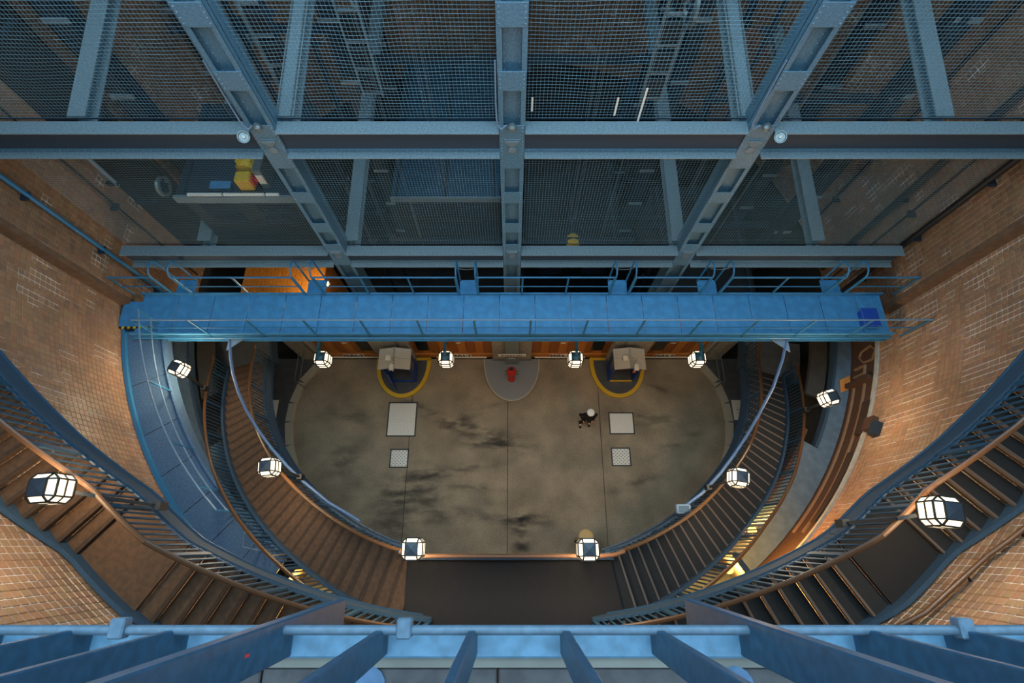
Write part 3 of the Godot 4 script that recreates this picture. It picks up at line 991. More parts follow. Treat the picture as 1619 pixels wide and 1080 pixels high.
	for q in [[-1.0, "left"]]:
		var t := thing("cable_duct", "wide dark cable duct on the %s wall behind the netting" % q[1], "cable duct", pol(q[0] * 97.0, 10.4, 5.0), "cable ducts on the lift side wall")
		var b := MB.new()
		b.arc_block(q[0] * 94.6, q[0] * 99.5, 10.25, 10.72, 4.6, 20.9, 2)
		obj("casing", b, M.dark_steel, t)
		for k in 6:
			b = MB.new()
			b.arc_block(q[0] * 94.4, q[0] * 99.7, 10.22, 10.72, 5.6 + k * 2.4, 5.72 + k * 2.4, 2)
			obj("band", b, M.mid_steel, t)
	var tl := thing("tube_lamp", "unlit grey tube lamp standing upright on the left wall beside the dark duct", "tube lamp", pol(-93.6, 10.4, 9.05))
	var tlb := MB.new()
	tlb.tube([pol(-93.6, 10.45, 9.05), pol(-93.6, 10.45, 10.2)], 0.05, 10)
	obj("tube", tlb, M.light_rail, tl)
	for yy in [9.12, 10.12]:
		tlb = MB.new()
		tlb.boxc(pol(-93.6, 10.55, yy), Vector3(0.3, 0.08, 0.1))
		obj("socket", tlb, M.dark_steel, tl)
	# wood panelled car at the left under the lower beam
	var wc := thing("wooden_cab", "small lift cab with an orange wooden roof, behind the footbridge on the left", "lift cab", Vector3(-8.2, 0, -0.5))
	var wx := -9.3
	var wi := 0
	while wx < -6.6:
		var b := MB.new()
		b.cbox(Vector3(wx, 4.4, -1.4), Vector3(wx + 0.245, 4.5, 0.35), 0.01)
		obj("plank", b, M.cab_wood, wc)
		wx += 0.255
		wi += 1
	var wb := MB.new()
	wb.box(Vector3(-9.2, 0.0, -1.35), Vector3(-6.65, 4.4, 0.3))
	obj("body", wb, M.door_wood_b, wc)
	var bl := thing("bulkhead_lamp", "lit lamp behind the footbridge railing on the left", "wall lamp", Vector3(-6.2, 4.9, 0.2))
	wb = MB.new()
	wb.cbox(Vector3(-6.3, 4.86, 0.02), Vector3(-6.1, 5.06, 0.1), 0.02)
	obj("back_box", wb, M.galv, bl)
	wb = MB.new()
	wb.lathe(Vector3(-6.2, 4.96, 0.1), [Vector2(0.08, 0), Vector2(0.075, 0.06), Vector2(0.04, 0.1), Vector2(0, 0.11)], 12, Vector3.BACK)
	obj("glass", wb, M.bulkhead_glass, bl)
	omni(bl, Vector3(-6.2, 5.25, 0.4), 4.0, 0.1)
	# spotlights and cables on the columns
	for q in [[-4.93, "left"], [4.93, "right"]]:
		var at := Vector3(q[0], 12.72, 1.2)
		var t := thing("spotlight", "round grey spotlight clamped beside the %s column at the upper beam" % q[1], "spotlight", at, "spotlights on the upper beam")
		var ax := Vector3(-0.25 * signf(q[0]), 0.85, 0.45).normalized()
		var b := MB.new()
		b.lathe(at, [Vector2(0.0, -0.1), Vector2(0.05, -0.1), Vector2(0.105, 0.0), Vector2(0.11, 0.03), Vector2(0.098, 0.03), Vector2(0.085, 0.01), Vector2(0, 0.01)], 18, ax)
		obj("reflector", b, M.galv, t)
		b = MB.new()
		b.lathe(at + ax * 0.012, [Vector2(0.035, 0), Vector2(0.03, 0.02), Vector2(0, 0.025)], 12, ax)
		obj("lens", b, M.galv_roof, t)
		b = MB.new()
		b.bar(at - ax * 0.1, Vector3(q[0], 12.55, 1.1), 0.04, 0.04)
		obj("clamp", b, M.mid_steel, t)
	for q in [[-4.6, "left"], [0.0, "centre"], [4.6, "right"]]:
		var t := thing("junction_box", "grey cable gland on the %s column above the upper beam" % q[1], "junction box", Vector3(q[0], 12.9, 1.1), "cable glands on the columns")
		var b := MB.new()
		b.lathe(Vector3(q[0], 12.88, 1.15), [Vector2(0.08, 0), Vector2(0.075, 0.06), Vector2(0.04, 0.1), Vector2(0, 0.1)], 12)
		obj("dome", b, M.galv, t)
		b = MB.new()
		b.tube([Vector3(q[0] - 0.1, 12.9, 1.09), Vector3(q[0] - 0.2, 12.84, 1.13), Vector3(q[0] - 0.27, 12.95, 1.12), Vector3(q[0] - 0.28, 13.4, 1.09), Vector3(q[0] - 0.27, 14.2, 1.05)], 0.016, 6)
		obj("cable", b, M.light_rail, t)
	for q in [[2.33, 12.66, 13.5, "long rightmost one"], [1.87, 12.9, 13.3, "middle one"], [0.36, 13.0, 13.3, "short one nearest the column"]]:
		var b := MB.new()
		b.bar(Vector3(q[0], q[1], 0.86), Vector3(q[0], q[2], 0.86), 0.035, 0.012, Vector3.BACK)
		tag(obj("net_strip", b, M.white), "pale strip on the netting right of the centre column, %s" % q[3], "strip", "pale strips on the netting")

# ------------------------------------------------------------------ footbridge and side walkway
func make_bridge() -> void:
	var y := 7.4
	var t := thing("footbridge", "blue painted steel footbridge crossing the shaft in front of the lifts", "bridge", Vector3(0, y - 0.3, 2.35))
	var x := -10.2
	while x < 10.1:
		var w := 0.985
		var b := MB.new()
		b.cbox(Vector3(x + 0.006, y - 0.012, 1.76), Vector3(minf(x + w, 10.2) - 0.006, y + rng.randf_range(-0.002, 0.002), 2.92), 0.004)
		obj("deck_plate", b, M.bridge_blue, t)
		x += w
	for z in [1.74, 2.93]:
		var b := MB.new()
		b.box(Vector3(-10.25, y - 0.32, z - 0.02), Vector3(10.25, y + 0.09, z + 0.02))
		b.box(Vector3(-10.25, y - 0.32, z - 0.08), Vector3(10.25, y - 0.29, z + 0.08))
		obj("edge_girder", b, M.bridge_blue, t)
	var u := MB.new()
	for i in 14:
		u.box(Vector3(-9.8 + i * 1.5, y - 0.2, 1.76), Vector3(-9.74 + i * 1.5, y - 0.02, 2.9))
	obj("cross_ribs", u, M.stair_blue, t)
	var p := MB.new()
	p.tube([Vector3(-10.2, y - 0.05, 3.02), Vector3(10.2, y - 0.05, 3.02)], 0.03, 8)
	obj("pipe", p, M.rail_blue, t)
	# near railing
	var rl := MB.new()
	rl.tube([Vector3(-9.55, y + 1.0, 2.95), Vector3(10.55, y + 1.0, 2.95)], 0.022, 8)
	var near := obj("near_railing", rl, M.light_rail, t)
	var mr := MB.new()
	mr.tube([Vector3(-9.55, y + 0.5, 2.95), Vector3(10.5, y + 0.5, 2.95)], 0.016, 6)
	obj("mid_rail", mr, M.rail_blue, near)
	for i in 15:
		var px := -9.55 + i * 1.432
		var b := MB.new()
		b.bar(Vector3(px, y - 0.1, 2.955), Vector3(px, y + 1.0, 2.955), 0.05, 0.025)
		obj("post", b, M.rail_blue, near)
	# far railing, broken by gates with tall hoops
	var gaps := [-9.1, -5.45, -1.2, 2.95, 5.45, 8.9]
	var ends := [-10.5]
	for g in gaps:
		ends.append(g - 0.25)
		ends.append(g + 0.25)
	ends.append(10.6)
	for i in range(0, ends.size(), 2):
		var b := MB.new()
		b.tube([Vector3(ends[i], y + 1.0, 1.75), Vector3(ends[i + 1], y + 1.0, 1.75)], 0.025, 8)
		var r := obj("far_railing", b, M.rail_blue, t)
		b = MB.new()
		b.tube([Vector3(ends[i], y + 0.5, 1.75), Vector3(ends[i + 1], y + 0.5, 1.75)], 0.018, 6)
		obj("mid_rail", b, M.rail_blue, r)
		var n := maxi(1, int(roundf((ends[i + 1] - ends[i]) / 1.35)))
		for k in n + 1:
			var px := lerpf(ends[i] + 0.03, ends[i + 1] - 0.03, float(k) / n)
			b = MB.new()
			b.bar(Vector3(px, y, 1.75), Vector3(px, y + 1.0, 1.75), 0.045, 0.03)
			obj("post", b, M.rail_blue, r)
	for g in gaps:
		var b := MB.new()
		b.cbox(Vector3(g - 0.26, y - 0.03, 1.28), Vector3(g + 0.26, y, 1.76), 0.005)
		var tg := obj("gate_step", b, M.bridge_blue, t)
		for s in [-1.0, 1.0]:
			b = MB.new()
			var path := [Vector3(g + s * 0.25, y, 1.75), Vector3(g + s * 0.25, y + 0.95, 1.75)]
			for k in 7:
				var an := PI * k / 6.0
				path.append(Vector3(g + s * 0.25, y + 1.05 + sin(an) * 0.16, 1.53 + cos(an) * 0.22))
			path.append(Vector3(g + s * 0.25, y, 1.31))
			b.tube(path, 0.024, 8)
			obj("hoop", b, M.rail_blue, tg)
		b = MB.new()
		var ch := []
		for k in 7:
			ch.append(Vector3(g - 0.25 + k * 0.5 / 6.0, y + 0.95 - sin(PI * k / 6.0) * 0.07, 1.45))
		b.tube(ch, 0.009, 5)
		obj("chain", b, M.galv, tg)
	# blue crate on the deck at the right end
	var c := thing("crate", "bright blue plastic tub standing on the right end of the footbridge", "crate", Vector3(9.62, y, 2.5))
	var b2 := MB.new()
	b2.cbox(Vector3(9.42, y, 2.28), Vector3(9.82, y + 0.22, 2.76), 0.04)
	obj("tub", b2, M.booth_blue, c)
	b2 = MB.new()
	b2.cbox(Vector3(9.40, y + 0.2, 2.26), Vector3(9.84, y + 0.235, 2.78), 0.015)
	obj("lid", b2, M.booth_blue, c)
	# handrail pipe lying along the near rail on the right
	# bent tie tubes under the bridge
	var tubes := [[[-69.2, 8.24], [-65, 8.34], [-61.9, 8.40], [-58, 8.45], [-53.9, 8.47], [-49.5, 8.47], [-45.3, 8.47], [-41, 8.47], [-37.1, 8.47], [-31.4, 8.49], [-25.3, 8.48]],
		[[68.4, 8.06], [63.5, 8.09], [57.5, 8.12], [51.4, 8.13], [47, 8.18], [42.2, 8.25], [38, 8.33], [33.3, 8.41], [28.3, 8.44]]]
	for i in 2:
		var s := -1.0 if i == 0 else 1.0
		var path := []
		for q in tubes[i]:
			path.append(pol(q[0], q[1], 7.2))
		var tt := thing("curved_tube", "long pale blue curved tube from the footbridge to the %s lower stair" % ["left", "right"][i], "curved tube", path[0], "curved tubes below the footbridge")
		var b := MB.new()
		b.tube(path, 0.038, 10)
		obj("tube", b, M.tube_blue, tt)
		var p0: Vector3 = path[0]
		b = MB.new()
		b.hexa([p0 + Vector3(0, -0.02, 0), p0 + Vector3(-s * 0.45, -0.02, 0), p0 + Vector3(-s * 0.42, -0.02, 0.05), p0 + Vector3(0, -0.02, 0.4), p0 + Vector3(0, 0.02, 0), p0 + Vector3(-s * 0.45, 0.02, 0), p0 + Vector3(-s * 0.42, 0.02, 0.05), p0 + Vector3(0, 0.02, 0.4)])
		obj("gusset", b, M.light_rail, tt)
	# box fixed at the end of the right tube
	var eb := thing("junction_box", "small pale framed box at the end of the right curved tube", "junction box", Vector3(4.12, 7.1, 7.4))
	var e := MB.new()
	e.cbox(Vector3(3.95, 7.1, 7.28), Vector3(4.3, 7.24, 7.5), 0.02)
	obj("case", e, M.light_rail, eb)
	e = MB.new()
	e.cbox(Vector3(4.0, 7.24, 7.32), Vector3(4.25, 7.255, 7.46), 0.005)
	obj("window", e, M.cab_blue, eb)

func make_walkway() -> void:
	var y := 7.22
	var t := thing("walkway", "curved blue steel walkway along the left wall, joined to the footbridge", "walkway", pol(-55, 10.5, y - 0.2))
	var ed := [-75.2, -66.5, -58.8, -52.4, -46.4, -41.0, -36.4, -31.6]
	for i in ed.size() - 1:
		var b := MB.new()
		b.arc_block(ed[i] + 0.05, ed[i + 1] - 0.05, 9.93, 10.96, y - 0.02, y, 3)
		obj("deck_plate", b, M.walk_blue, t)
	var path := []
	for i in 30:
		path.append(pol(lerpf(-75.2, -31.6, i / 29.0), 9.92, y))
	var g := MB.new()
	g.sweep(path, [Vector2(-0.03, -0.28), Vector2(0.03, -0.28), Vector2(0.03, 0.07), Vector2(-0.03, 0.07)])
	obj("edge_girder", g, M.walk_blue, t)
	var w := []
	for i in 30:
		w.append(pol(lerpf(-75.6, -31.6, i / 29.0), 10.93, y))
	g = MB.new()
	g.sweep(w, [Vector2(-0.045, -0.1), Vector2(0.045, -0.1), Vector2(0.045, 0.1), Vector2(-0.045, 0.1)])
	obj("wall_angle", g, M.rail_blue, t)
	# two-tube railing
	var r0: MeshInstance3D
	for q in [[1.0, 0.022, M.light_rail, "railing"], [0.52, 0.018, M.light_rail, "mid_rail"]]:
		var p := []
		for i in 26:
			p.append(pol(lerpf(-75.0, -41.2, i / 25.0), 9.93, y + q[0]))
		var b := MB.new()
		b.tube(p, q[1], 8)
		var o := obj(q[3], b, q[2], t if r0 == null else r0)
		if r0 == null: r0 = o
	for i in 5:
		var a := [-74.8, -63.2, -53.0, -45.5, -41.2][i] as float
		var b := MB.new()
		b.bar(pol(a, 9.93, y), pol(a, 9.93, y + 1.0), 0.045, 0.03)
		obj("post", b, M.rail_blue, r0)
	# step up to the bridge with a black and yellow edge
	var st := MB.new()
	st.box(Vector3(-10.7, 7.1, 1.95), Vector3(-9.72, 7.39, 2.72))
	obj("step", st, M.bridge_blue, t)
	for i in 12:
		var x0 := -10.68 + i * 0.078
		var b := MB.new()
		b.hexa([Vector3(x0, 7.33, 2.7), Vector3(x0 + 0.078, 7.33, 2.7), Vector3(x0 + 0.078, 7.33, 2.76), Vector3(x0, 7.33, 2.76), Vector3(x0 + 0.03, 7.40, 2.7), Vector3(x0 + 0.108, 7.40, 2.7), Vector3(x0 + 0.108, 7.40, 2.76), Vector3(x0 + 0.03, 7.40, 2.76)])
		obj("warning_stripe", b, M.yellow if i % 2 else M.black, t)
	# small grab rail at the end of the walkway
	var gr := MB.new()
	gr.tube([pol(-37.5, 9.98, y), pol(-37.5, 9.98, y + 0.5), pol(-36.2, 10.2, y + 0.55), pol(-34.2, 10.05, y + 0.5), pol(-34.2, 10.05, y)], 0.018, 6)
	tag(obj("grab_rail", gr, M.light_rail), "small bent grab rail at the lower end of the left walkway", "grab rail")

# ------------------------------------------------------------------ galleries low on the wall
func make_gallery() -> void:
	for s in [-1.0, 1.0]:
		var t := thing("gallery", "narrow grey ledge floor low along the %s wall behind the stairs" % ("left" if s < 0 else "right"), "ledge", pol(s * 50, 10.6, 4.9), "ledge floors behind the lower stairs")
		var b := MB.new()
		b.arc_block(s * 58.0, s * 79.0, 10.5, 10.98, 4.95, 5.07, 10)
		b.arc_block(s * 22.0, s * 58.0, 10.05, 10.98, 4.95, 5.07, 14)
		obj("slab", b, M.gallery_floor, t)
		var path := []
		for i in 12:
			path.append(pol(s * lerpf(58.0, 79.0, i / 11.0), 10.48, 5.05))
		b = MB.new()
		b.sweep(path, [Vector2(-0.04, -0.2), Vector2(0.04, -0.2), Vector2(0.04, 0.08), Vector2(-0.04, 0.08)])
		obj("edge_board", b, M.stair_blue, t)
		path = []
		for i in 16:
			path.append(pol(s * lerpf(24.0, 60.0, i / 15.0), 10.04, 5.05))
		b = MB.new()
		b.sweep(path, [Vector2(-0.05, -0.25), Vector2(0.05, -0.25), Vector2(0.05, 0.1), Vector2(-0.05, 0.1)])
		obj("edge_board", b, M.handrail_wood, t)
		# side landing below the bridge
		b = MB.new()
		var lt := thing("side_landing", "dark landing below the %s end of the footbridge" % ("left" if s < 0 else "right"), "landing", pol(s * 80, 9.5, 2.9), "landings under the footbridge")
		b.arc_block(s * 73.5, s * 81.5, 8.5, 10.45, 3.6 if s < 0 else 2.85, 3.8 if s < 0 else 3.05, 4)
		obj("slab", b, M.pavement, lt)
		b = MB.new()
		b.arc_block(s * 67.5, s * 79.0, 9.95, 10.45, 4.55, 4.7, 4)
		obj("side_floor", b, M.dark_base, lt)
		b = MB.new()
		b.arc_block(s * 73.6, s * 81.5, 8.42, 8.5, 3.4 if s < 0 else 2.65, 3.9 if s < 0 else 3.15, 4)
		obj("edge_board", b, M.stair_blue, lt)
		# partition with a lamp
		var pa := 31.8 if s < 0 else 33.4
		var pt := thing("partition", "dark framed partition end on the %s ledge beside a wall lamp" % ("left" if s < 0 else "right"), "partition", pol(s * pa, 10.5, 5.07), "partitions on the ledges")
		b = MB.new()
		b.arc_block(s * (pa - 0.25), s * (pa + 0.25), 10.1, 10.95, 5.07, 6.25)
		obj("panel", b, M.concrete, pt)
		b = MB.new()
		b.arc_block(s * (pa - 0.4), s * (pa + 0.4), 10.05, 10.98, 6.25, 6.33)
		obj("coping", b, M.stair_blue, pt)
	# sandstone relief of the right band: hexagon and bars
	var rel := thing("wall_relief", "brown sandstone relief with a hexagon on the right wall under the footbridge end", "wall relief", pol(74, 10.98, 5.2))
	var hx := [[75.4, 5.55], [75.7, 6.0], [74.6, 6.2], [73.2, 6.08], [73.3, 5.7], [74.6, 5.47]]
	var b := MB.new()
	for i in 6:
		var p: Array = hx[i]
		var q: Array = hx[(i + 1) % 6]
		b.bar(pol(p[0], 10.98, p[1]), pol(q[0], 10.98, q[1]), 0.05, 0.05, pol(74, 1, 0))
	obj("hexagon", b, M.relief_line, rel)
	for q in [[72.6, 5.3, 5.75], [71.2, 5.3, 5.75]]:
		b = MB.new()
		b.arc_block(q[0], q[0] + 0.25, 10.93, 11.0, q[1], q[2])
		obj("bar", b, M.relief_line, rel)
	b = MB.new()
	b.arc_block(71.2, 72.8, 10.93, 11.0, 5.75, 5.8, 2)
	obj("bar", b, M.relief_line, rel)
	var mo := thing("wall_moulding", "long brown sandstone moulding along the right wall above the ledge", "moulding", pol(57, 10.98, 5.3))
	for q in [[44.0, 69.5, 5.30, 5.36], [44.0, 69.5, 5.80, 5.86]]:
		b = MB.new()
		b.arc_block(q[0], q[1], 10.95, 11.02, q[2], q[3], 12)
		obj("rib", b, M.relief_line, mo)
	for q in [[69.5, 70.2, 5.15, 6.2]]:
		b = MB.new()
		b.arc_block(q[0], q[1], 10.8, 11.0, q[2], q[3])
		obj("end_block", b, M.relief, mo)
	var sl := thing("ledge_shadow", "dark channel along the right wall, painted in as shade under the tile edge", "shadow", pol(50, 10.95, 6.0))
	b = MB.new()
	b.arc_block(45.5, 57.5, 10.9, 11.0, 5.98, 6.22, 8)  # dark strips stand where the ledge throws its shadow
	obj("shadow", b, M.ledge_shadow_brown, sl)
	b = MB.new()
	b.arc_block(60.5, 66.0, 10.9, 11.0, 5.98, 6.3, 4)
	obj("shadow", b, M.ledge_shadow_brown, sl)
	var wb := thing("wall_box", "brown and grey metal box fixed to the right wall at the tile edge", "wall box", pol(61.2, 10.85, 6.0))
	b = MB.new()
	b.arc_block(60.6, 62.6, 10.84, 11.0, 6.38, 6.75)
	obj("box", b, M.relief, wb)
	b = MB.new()
	b.arc_block(59.4, 61.4, 10.82, 11.0, 6.75, 7.0)
	obj("hood", b, M.mid_steel, wb)
	var op := thing("floor_hatch", "square rust coloured hatch plate on the right ledge", "hatch", Vector3(10.2, 5.07, 3.65))
	b = MB.new()
	b.hexa([Vector3(10.09, 5.06, 3.50), Vector3(10.42, 5.06, 3.36), Vector3(10.36, 5.06, 3.78), Vector3(10.02, 5.06, 3.90), Vector3(10.09, 5.09, 3.50), Vector3(10.42, 5.09, 3.36), Vector3(10.36, 5.09, 3.78), Vector3(10.02, 5.09, 3.90)])
	obj("plate", b, M.door_wood, op)
	b = MB.new()
	b.lathe(Vector3(10.22, 5.09, 3.64), [Vector2(0.03, 0), Vector2(0.02, 0.015), Vector2(0, 0.02)], 8)
	obj("knob", b, M.galv, op)

# ------------------------------------------------------------------ stairs
func prof_y(prof: Array, a: float) -> float:
	a = absf(a)
	for i in prof.size() - 1:
		if a <= prof[i + 1][0]:
			return lerpf(prof[i][1], prof[i + 1][1], clampf((a - prof[i][0]) / (prof[i + 1][0] - prof[i][0]), 0.0, 1.0))
	return prof[prof.size() - 1][1]

func wedge(a0: float, a1: float, r0: float, r1: float, y0: float, y1: float) -> MB:
	var b := MB.new()
	b.arc_block(a0, a1, r0, r1, y0, y1)
	return b

# prof: [bearing, tread height] pairs from low bearing up; runs: [from, to, steps or 0 for a landing]
func staircase(called: String, label: String, s: float, r0: float, r1: float, prof: Array, runs: Array, tread_m: Material, nosed: bool, both_rails: bool, outer_r: float, a_rail: Vector2, rail_h: float) -> Node3D:
	var am: float = (runs[0][0] + runs[-1][1]) / 2.0
	var t := thing(called, label, "staircase", pol(s * am, (r0 + r1) / 2, prof_y(prof, runs[-1][1] if prof_y(prof, runs[-1][1]) < prof_y(prof, runs[0][0]) else runs[0][0]) - 0.3), "curved stair flights")
	for q in runs:
		var n: int = q[2]
		if n == 0:
			var y := prof_y(prof, (q[0] + q[1]) / 2)
			var b := MB.new()
			b.arc_block(s * q[0], s * q[1], r0, r1, y - 0.06, y, 4)
			obj("landing_plate", b, M.landing_dark if nosed else tread_m, t)
			continue
		for i in n:
			var a0 := lerpf(q[0], q[1], float(i) / n)
			var a1 := lerpf(q[0], q[1], float(i + 1) / n)
			var y0 := prof_y(prof, a0)
			var y1 := prof_y(prof, a1)
			var lo := minf(y0, y1)
			var hi := maxf(y0, y1)
			# one height per tread: the middle of its run
			var y := (lo + hi) / 2
			var da := rad_to_deg(0.03 / r0)
			var front_a := a1 if y1 < y0 else a0   # the side that goes down
			var dir := 1.0 if y1 < y0 else -1.0
			var ta := a0 - (da if dir < 0 else 0.0)
			var tb := a1 + (da if dir > 0 else 0.0)
			var tr := obj("tread", wedge(s * ta, s * tb, r0, r1, y - 0.04, y), tread_m, t)
			var dy := hi - lo
			obj("riser", wedge(s * (front_a - dir * da), s * (front_a - dir * da * 1.8), r0, r1, y - dy - 0.02, y - 0.04), tread_m, t)
			if not nosed:
				obj("shade_edge", wedge(s * (front_a - dir * da * 1.1), s * (front_a + dir * da * 1.1), r0 + 0.01, r1 - 0.01, y - 0.042, y + 0.004), M.tread_shade, tr)  # dark strip paints the shade of the riser onto each step edge
			if nosed:
				var na0 := front_a - dir * da * 0.1
				var na1 := front_a + dir * da * 1.15
				obj("nosing", wedge(s * na0, s * na1, r0 + 0.02, r1 - 0.02, y - 0.045, y + 0.008), M.nosing, tr)
	# stringers
	var lo_a: float = runs[0][0]
	var hi_a: float = runs[-1][1]
	for k in 2:
		var path := []
		for i in 41:
			var a := lerpf(lo_a, hi_a, i / 40.0)
			path.append(pol(s * a, [r0 - 0.03, r1 + 0.02][k], prof_y(prof, a)))
		var b := MB.new()
		var top := 0.06 if k == 0 else 0.2
		b.sweep(path, [Vector2(-0.035, -0.36), Vector2(0.035, -0.36), Vector2(0.035, top), Vector2(-0.035, top)])
		obj("stringer", b, M.stair_blue, t)
		if k == 0:
			b = MB.new()
			b.sweep(path, [Vector2(-0.06, -0.36), Vector2(0.06, -0.36), Vector2(0.06, -0.33), Vector2(-0.06, -0.33)])
			obj("stringer_flange", b, M.bars_blue, t)
	for k in (2 if both_rails else 1):
		railing(t, s, r0 - 0.03 if k == 0 else outer_r, prof, a_rail if k == 0 else Vector2(a_rail.x, minf(a_rail.y, 74.5)), rail_h)
	return t

var unit_bar: ArrayMesh
func railing(t: Node3D, s: float, r: float, prof: Array, ar: Vector2, h: float, pts: Array = []) -> void:
	var path := pts
	if path.is_empty():
		for i in 61:
			var a := lerpf(ar.x, ar.y, i / 60.0)
			path.append(pol(s * a, r, prof_y(prof, a) + h))
	var ring := []
	for k in 8:
		var an := TAU * (k + 0.5) / 8
		ring.append(Vector2(cos(an) * 0.04, sin(an) * 0.033))
	var b := MB.new()
	b.sweep(path, ring)
	var hr := obj("handrail", b, M.handrail_wood, t)
	b = MB.new()
	b.sweep(path, [Vector2(-0.025, -0.06), Vector2(0.025, -0.06), Vector2(0.025, -0.03), Vector2(-0.025, -0.03)])
	obj("flat_bar", b, M.bars_blue, hr)
	b = MB.new()
	b.sweep(path, [Vector2(-0.014, -h + 0.12), Vector2(0.014, -h + 0.12), Vector2(0.014, -h + 0.15), Vector2(-0.014, -h + 0.15)])
	obj("foot_bar", b, M.bars_blue, hr)
	if unit_bar == null:
		var ub := MB.new()
		ub.box(Vector3(-0.009, 0, -0.016), Vector3(0.009, 1, 0.016))
		unit_bar = ub.mesh(M.bars_blue)
	var acc := 0.0
	var k := 0
	var step := 0.135
	for i in path.size() - 1:
		var p: Vector3 = path[i]
		var q: Vector3 = path[i + 1]
		var d := Vector2(q.x - p.x, q.z - p.z).length()
		while acc < d:
			var m := p.lerp(q, acc / d)
			var dirn := Vector3(q.x - p.x, 0, q.z - p.z).normalized()
			var post := k % 9 == 0
			var w := 2.4 if post else 1.0
			var side := dirn.cross(Vector3.UP)
			var bs := Basis(side * w, Vector3.UP * (h - 0.02), -dirn * w)
			inst("post" if post else "baluster", unit_bar, Transform3D(bs, m + Vector3(0, -h - 0.02, 0)), hr)
			k += 1
			acc += step
		acc -= d

func make_stairs() -> void:
	var up := [[9.0, 8.72], [33.0, 11.05], [40.5, 11.05], [47.0, 11.88], [62.0, 13.5]]
	var up_r := [[9.0, 8.66], [33.8, 10.97], [40.5, 10.97], [47.0, 11.85], [62.0, 13.5]]
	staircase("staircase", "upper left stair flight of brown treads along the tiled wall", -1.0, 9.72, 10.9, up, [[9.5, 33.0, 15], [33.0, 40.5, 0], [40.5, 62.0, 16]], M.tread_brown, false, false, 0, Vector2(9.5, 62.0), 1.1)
	staircase("staircase", "upper right stair flight of black treads with pale nosings along the tiled wall", 1.0, 9.72, 10.9, up_r, [[9.5, 33.8, 15], [33.8, 40.5, 0], [40.5, 62.0, 16]], M.tread_dark, true, false, 0, Vector2(9.5, 62.0), 1.1)
	var lo_l := [[13.0, 8.52], [20.0, 8.15], [30.0, 7.35], [40.0, 6.72], [50.0, 5.98], [62.0, 4.93], [73.5, 3.85]]
	var lo_r := [[13.0, 8.50], [20.0, 7.75], [28.0, 6.95], [38.0, 6.02], [48.0, 5.35], [56.0, 4.65], [62.0, 4.12], [70.0, 3.35], [73.5, 3.05]]
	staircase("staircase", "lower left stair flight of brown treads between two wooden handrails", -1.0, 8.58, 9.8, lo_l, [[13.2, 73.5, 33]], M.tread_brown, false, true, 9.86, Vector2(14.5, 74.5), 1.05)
	staircase("staircase", "lower right stair flight of black treads with pale nosings between two wooden handrails", 1.0, 8.58, 9.8, lo_r, [[13.2, 73.5, 34]], M.tread_dark, true, true, 9.86, Vector2(14.5, 79.0), 1.05)
	var bt := thing("toe_board", "bright blue board along the foot of the outer railing of the lower left stair", "board", pol(-38, 9.8, 6.8))
	var bp := []
	for i in 9:
		var a := lerpf(35.0, 41.5, i / 8.0)
		bp.append(pol(-a, 9.93, prof_y(lo_l, a) + 0.1))
	var bb := MB.new()
	bb.sweep(bp, [Vector2(-0.012, 0.0), Vector2(0.012, 0.0), Vector2(0.012, 0.26), Vector2(-0.012, 0.26)])
	obj("board", bb, M.bridge_blue, bt)
	# landing between the flights
	var t := thing("stair_landing", "wide dark brown landing at the bottom of the picture joining both lower flights", "landing", Vector3(0, 8.3, 9.6))
	var poly := PackedVector2Array([Vector2(-2.06, 8.5), Vector2(2.06, 8.5)])
	for i in 9:
		var p := pol(lerpf(13.4, 9.8, i / 8.0), lerpf(8.6, 10.97, i / 8.0), 0)
		poly.append(Vector2(p.x, p.z))
	for i in 9:
		var p := pol(lerpf(9.0, -9.0, i / 8.0), 10.97, 0)
		poly.append(Vector2(p.x, p.z))
	for i in 9:
		var p := pol(-lerpf(9.8, 13.4, i / 8.0), lerpf(10.97, 8.6, i / 8.0), 0)
		poly.append(Vector2(p.x, p.z))
	var b := MB.new()
	var big := PackedVector2Array([Vector2(-2.18, 8.48), Vector2(2.05, 8.48), Vector2(2.3, 9.75), Vector2(2.0, 9.9), Vector2(1.9, 10.75), Vector2(-1.9, 10.75), Vector2(-2.0, 9.9), Vector2(-2.16, 9.78)])
	b.slab(big, 8.4, 8.55)
	obj("floor_plate", b, M.landing_dark, t)
	b = MB.new()
	b.bar(Vector3(-2.1, 8.5, 8.44), Vector3(2.1, 8.5, 8.44), 0.06, 0.36)
	obj("edge_girder", b, M.stair_blue, t)
	var pts := []
	for q in [[-2.14, 8.29], [-1.95, 8.345], [-1.7, 8.37], [-0.8, 8.37], [0, 8.37], [0.8, 8.37], [1.7, 8.37], [1.95, 8.345], [2.14, 8.29]]:
		pts.append(Vector3(q[0], 9.6, q[1]))
	railing(t, 1.0, 0, [], Vector2.ZERO, 1.05, pts)
	# handrail fixed to the tiles above the upper right flight
	var wr := thing("wall_handrail", "brown wooden handrail fixed to the tiled wall above the upper right flight", "handrail", pol(40, 10.9, 11.5))
	var path := []
	for q in [[25.0, 10.95], [31.5, 11.5], [33.5, 11.68], [40.2, 11.84], [42.0, 12.02], [44.0, 12.2], [52.0, 13.1]]:
		path.append(pol(q[0], 10.87, q[1] + 0.06))
	b = MB.new()
	b.tube(path, 0.036, 10)
	obj("rail", b, M.handrail_wood, wr)
	for q in [[32.4, 11.6], [38.0, 11.82], [43.0, 12.12]]:
		b = MB.new()
		b.bar(pol(q[0], 10.87, q[1] - 0.02), pol(q[0], 11.0, q[1] - 0.06), 0.03, 0.03)
		obj("bracket", b, M.dark_steel, wr)

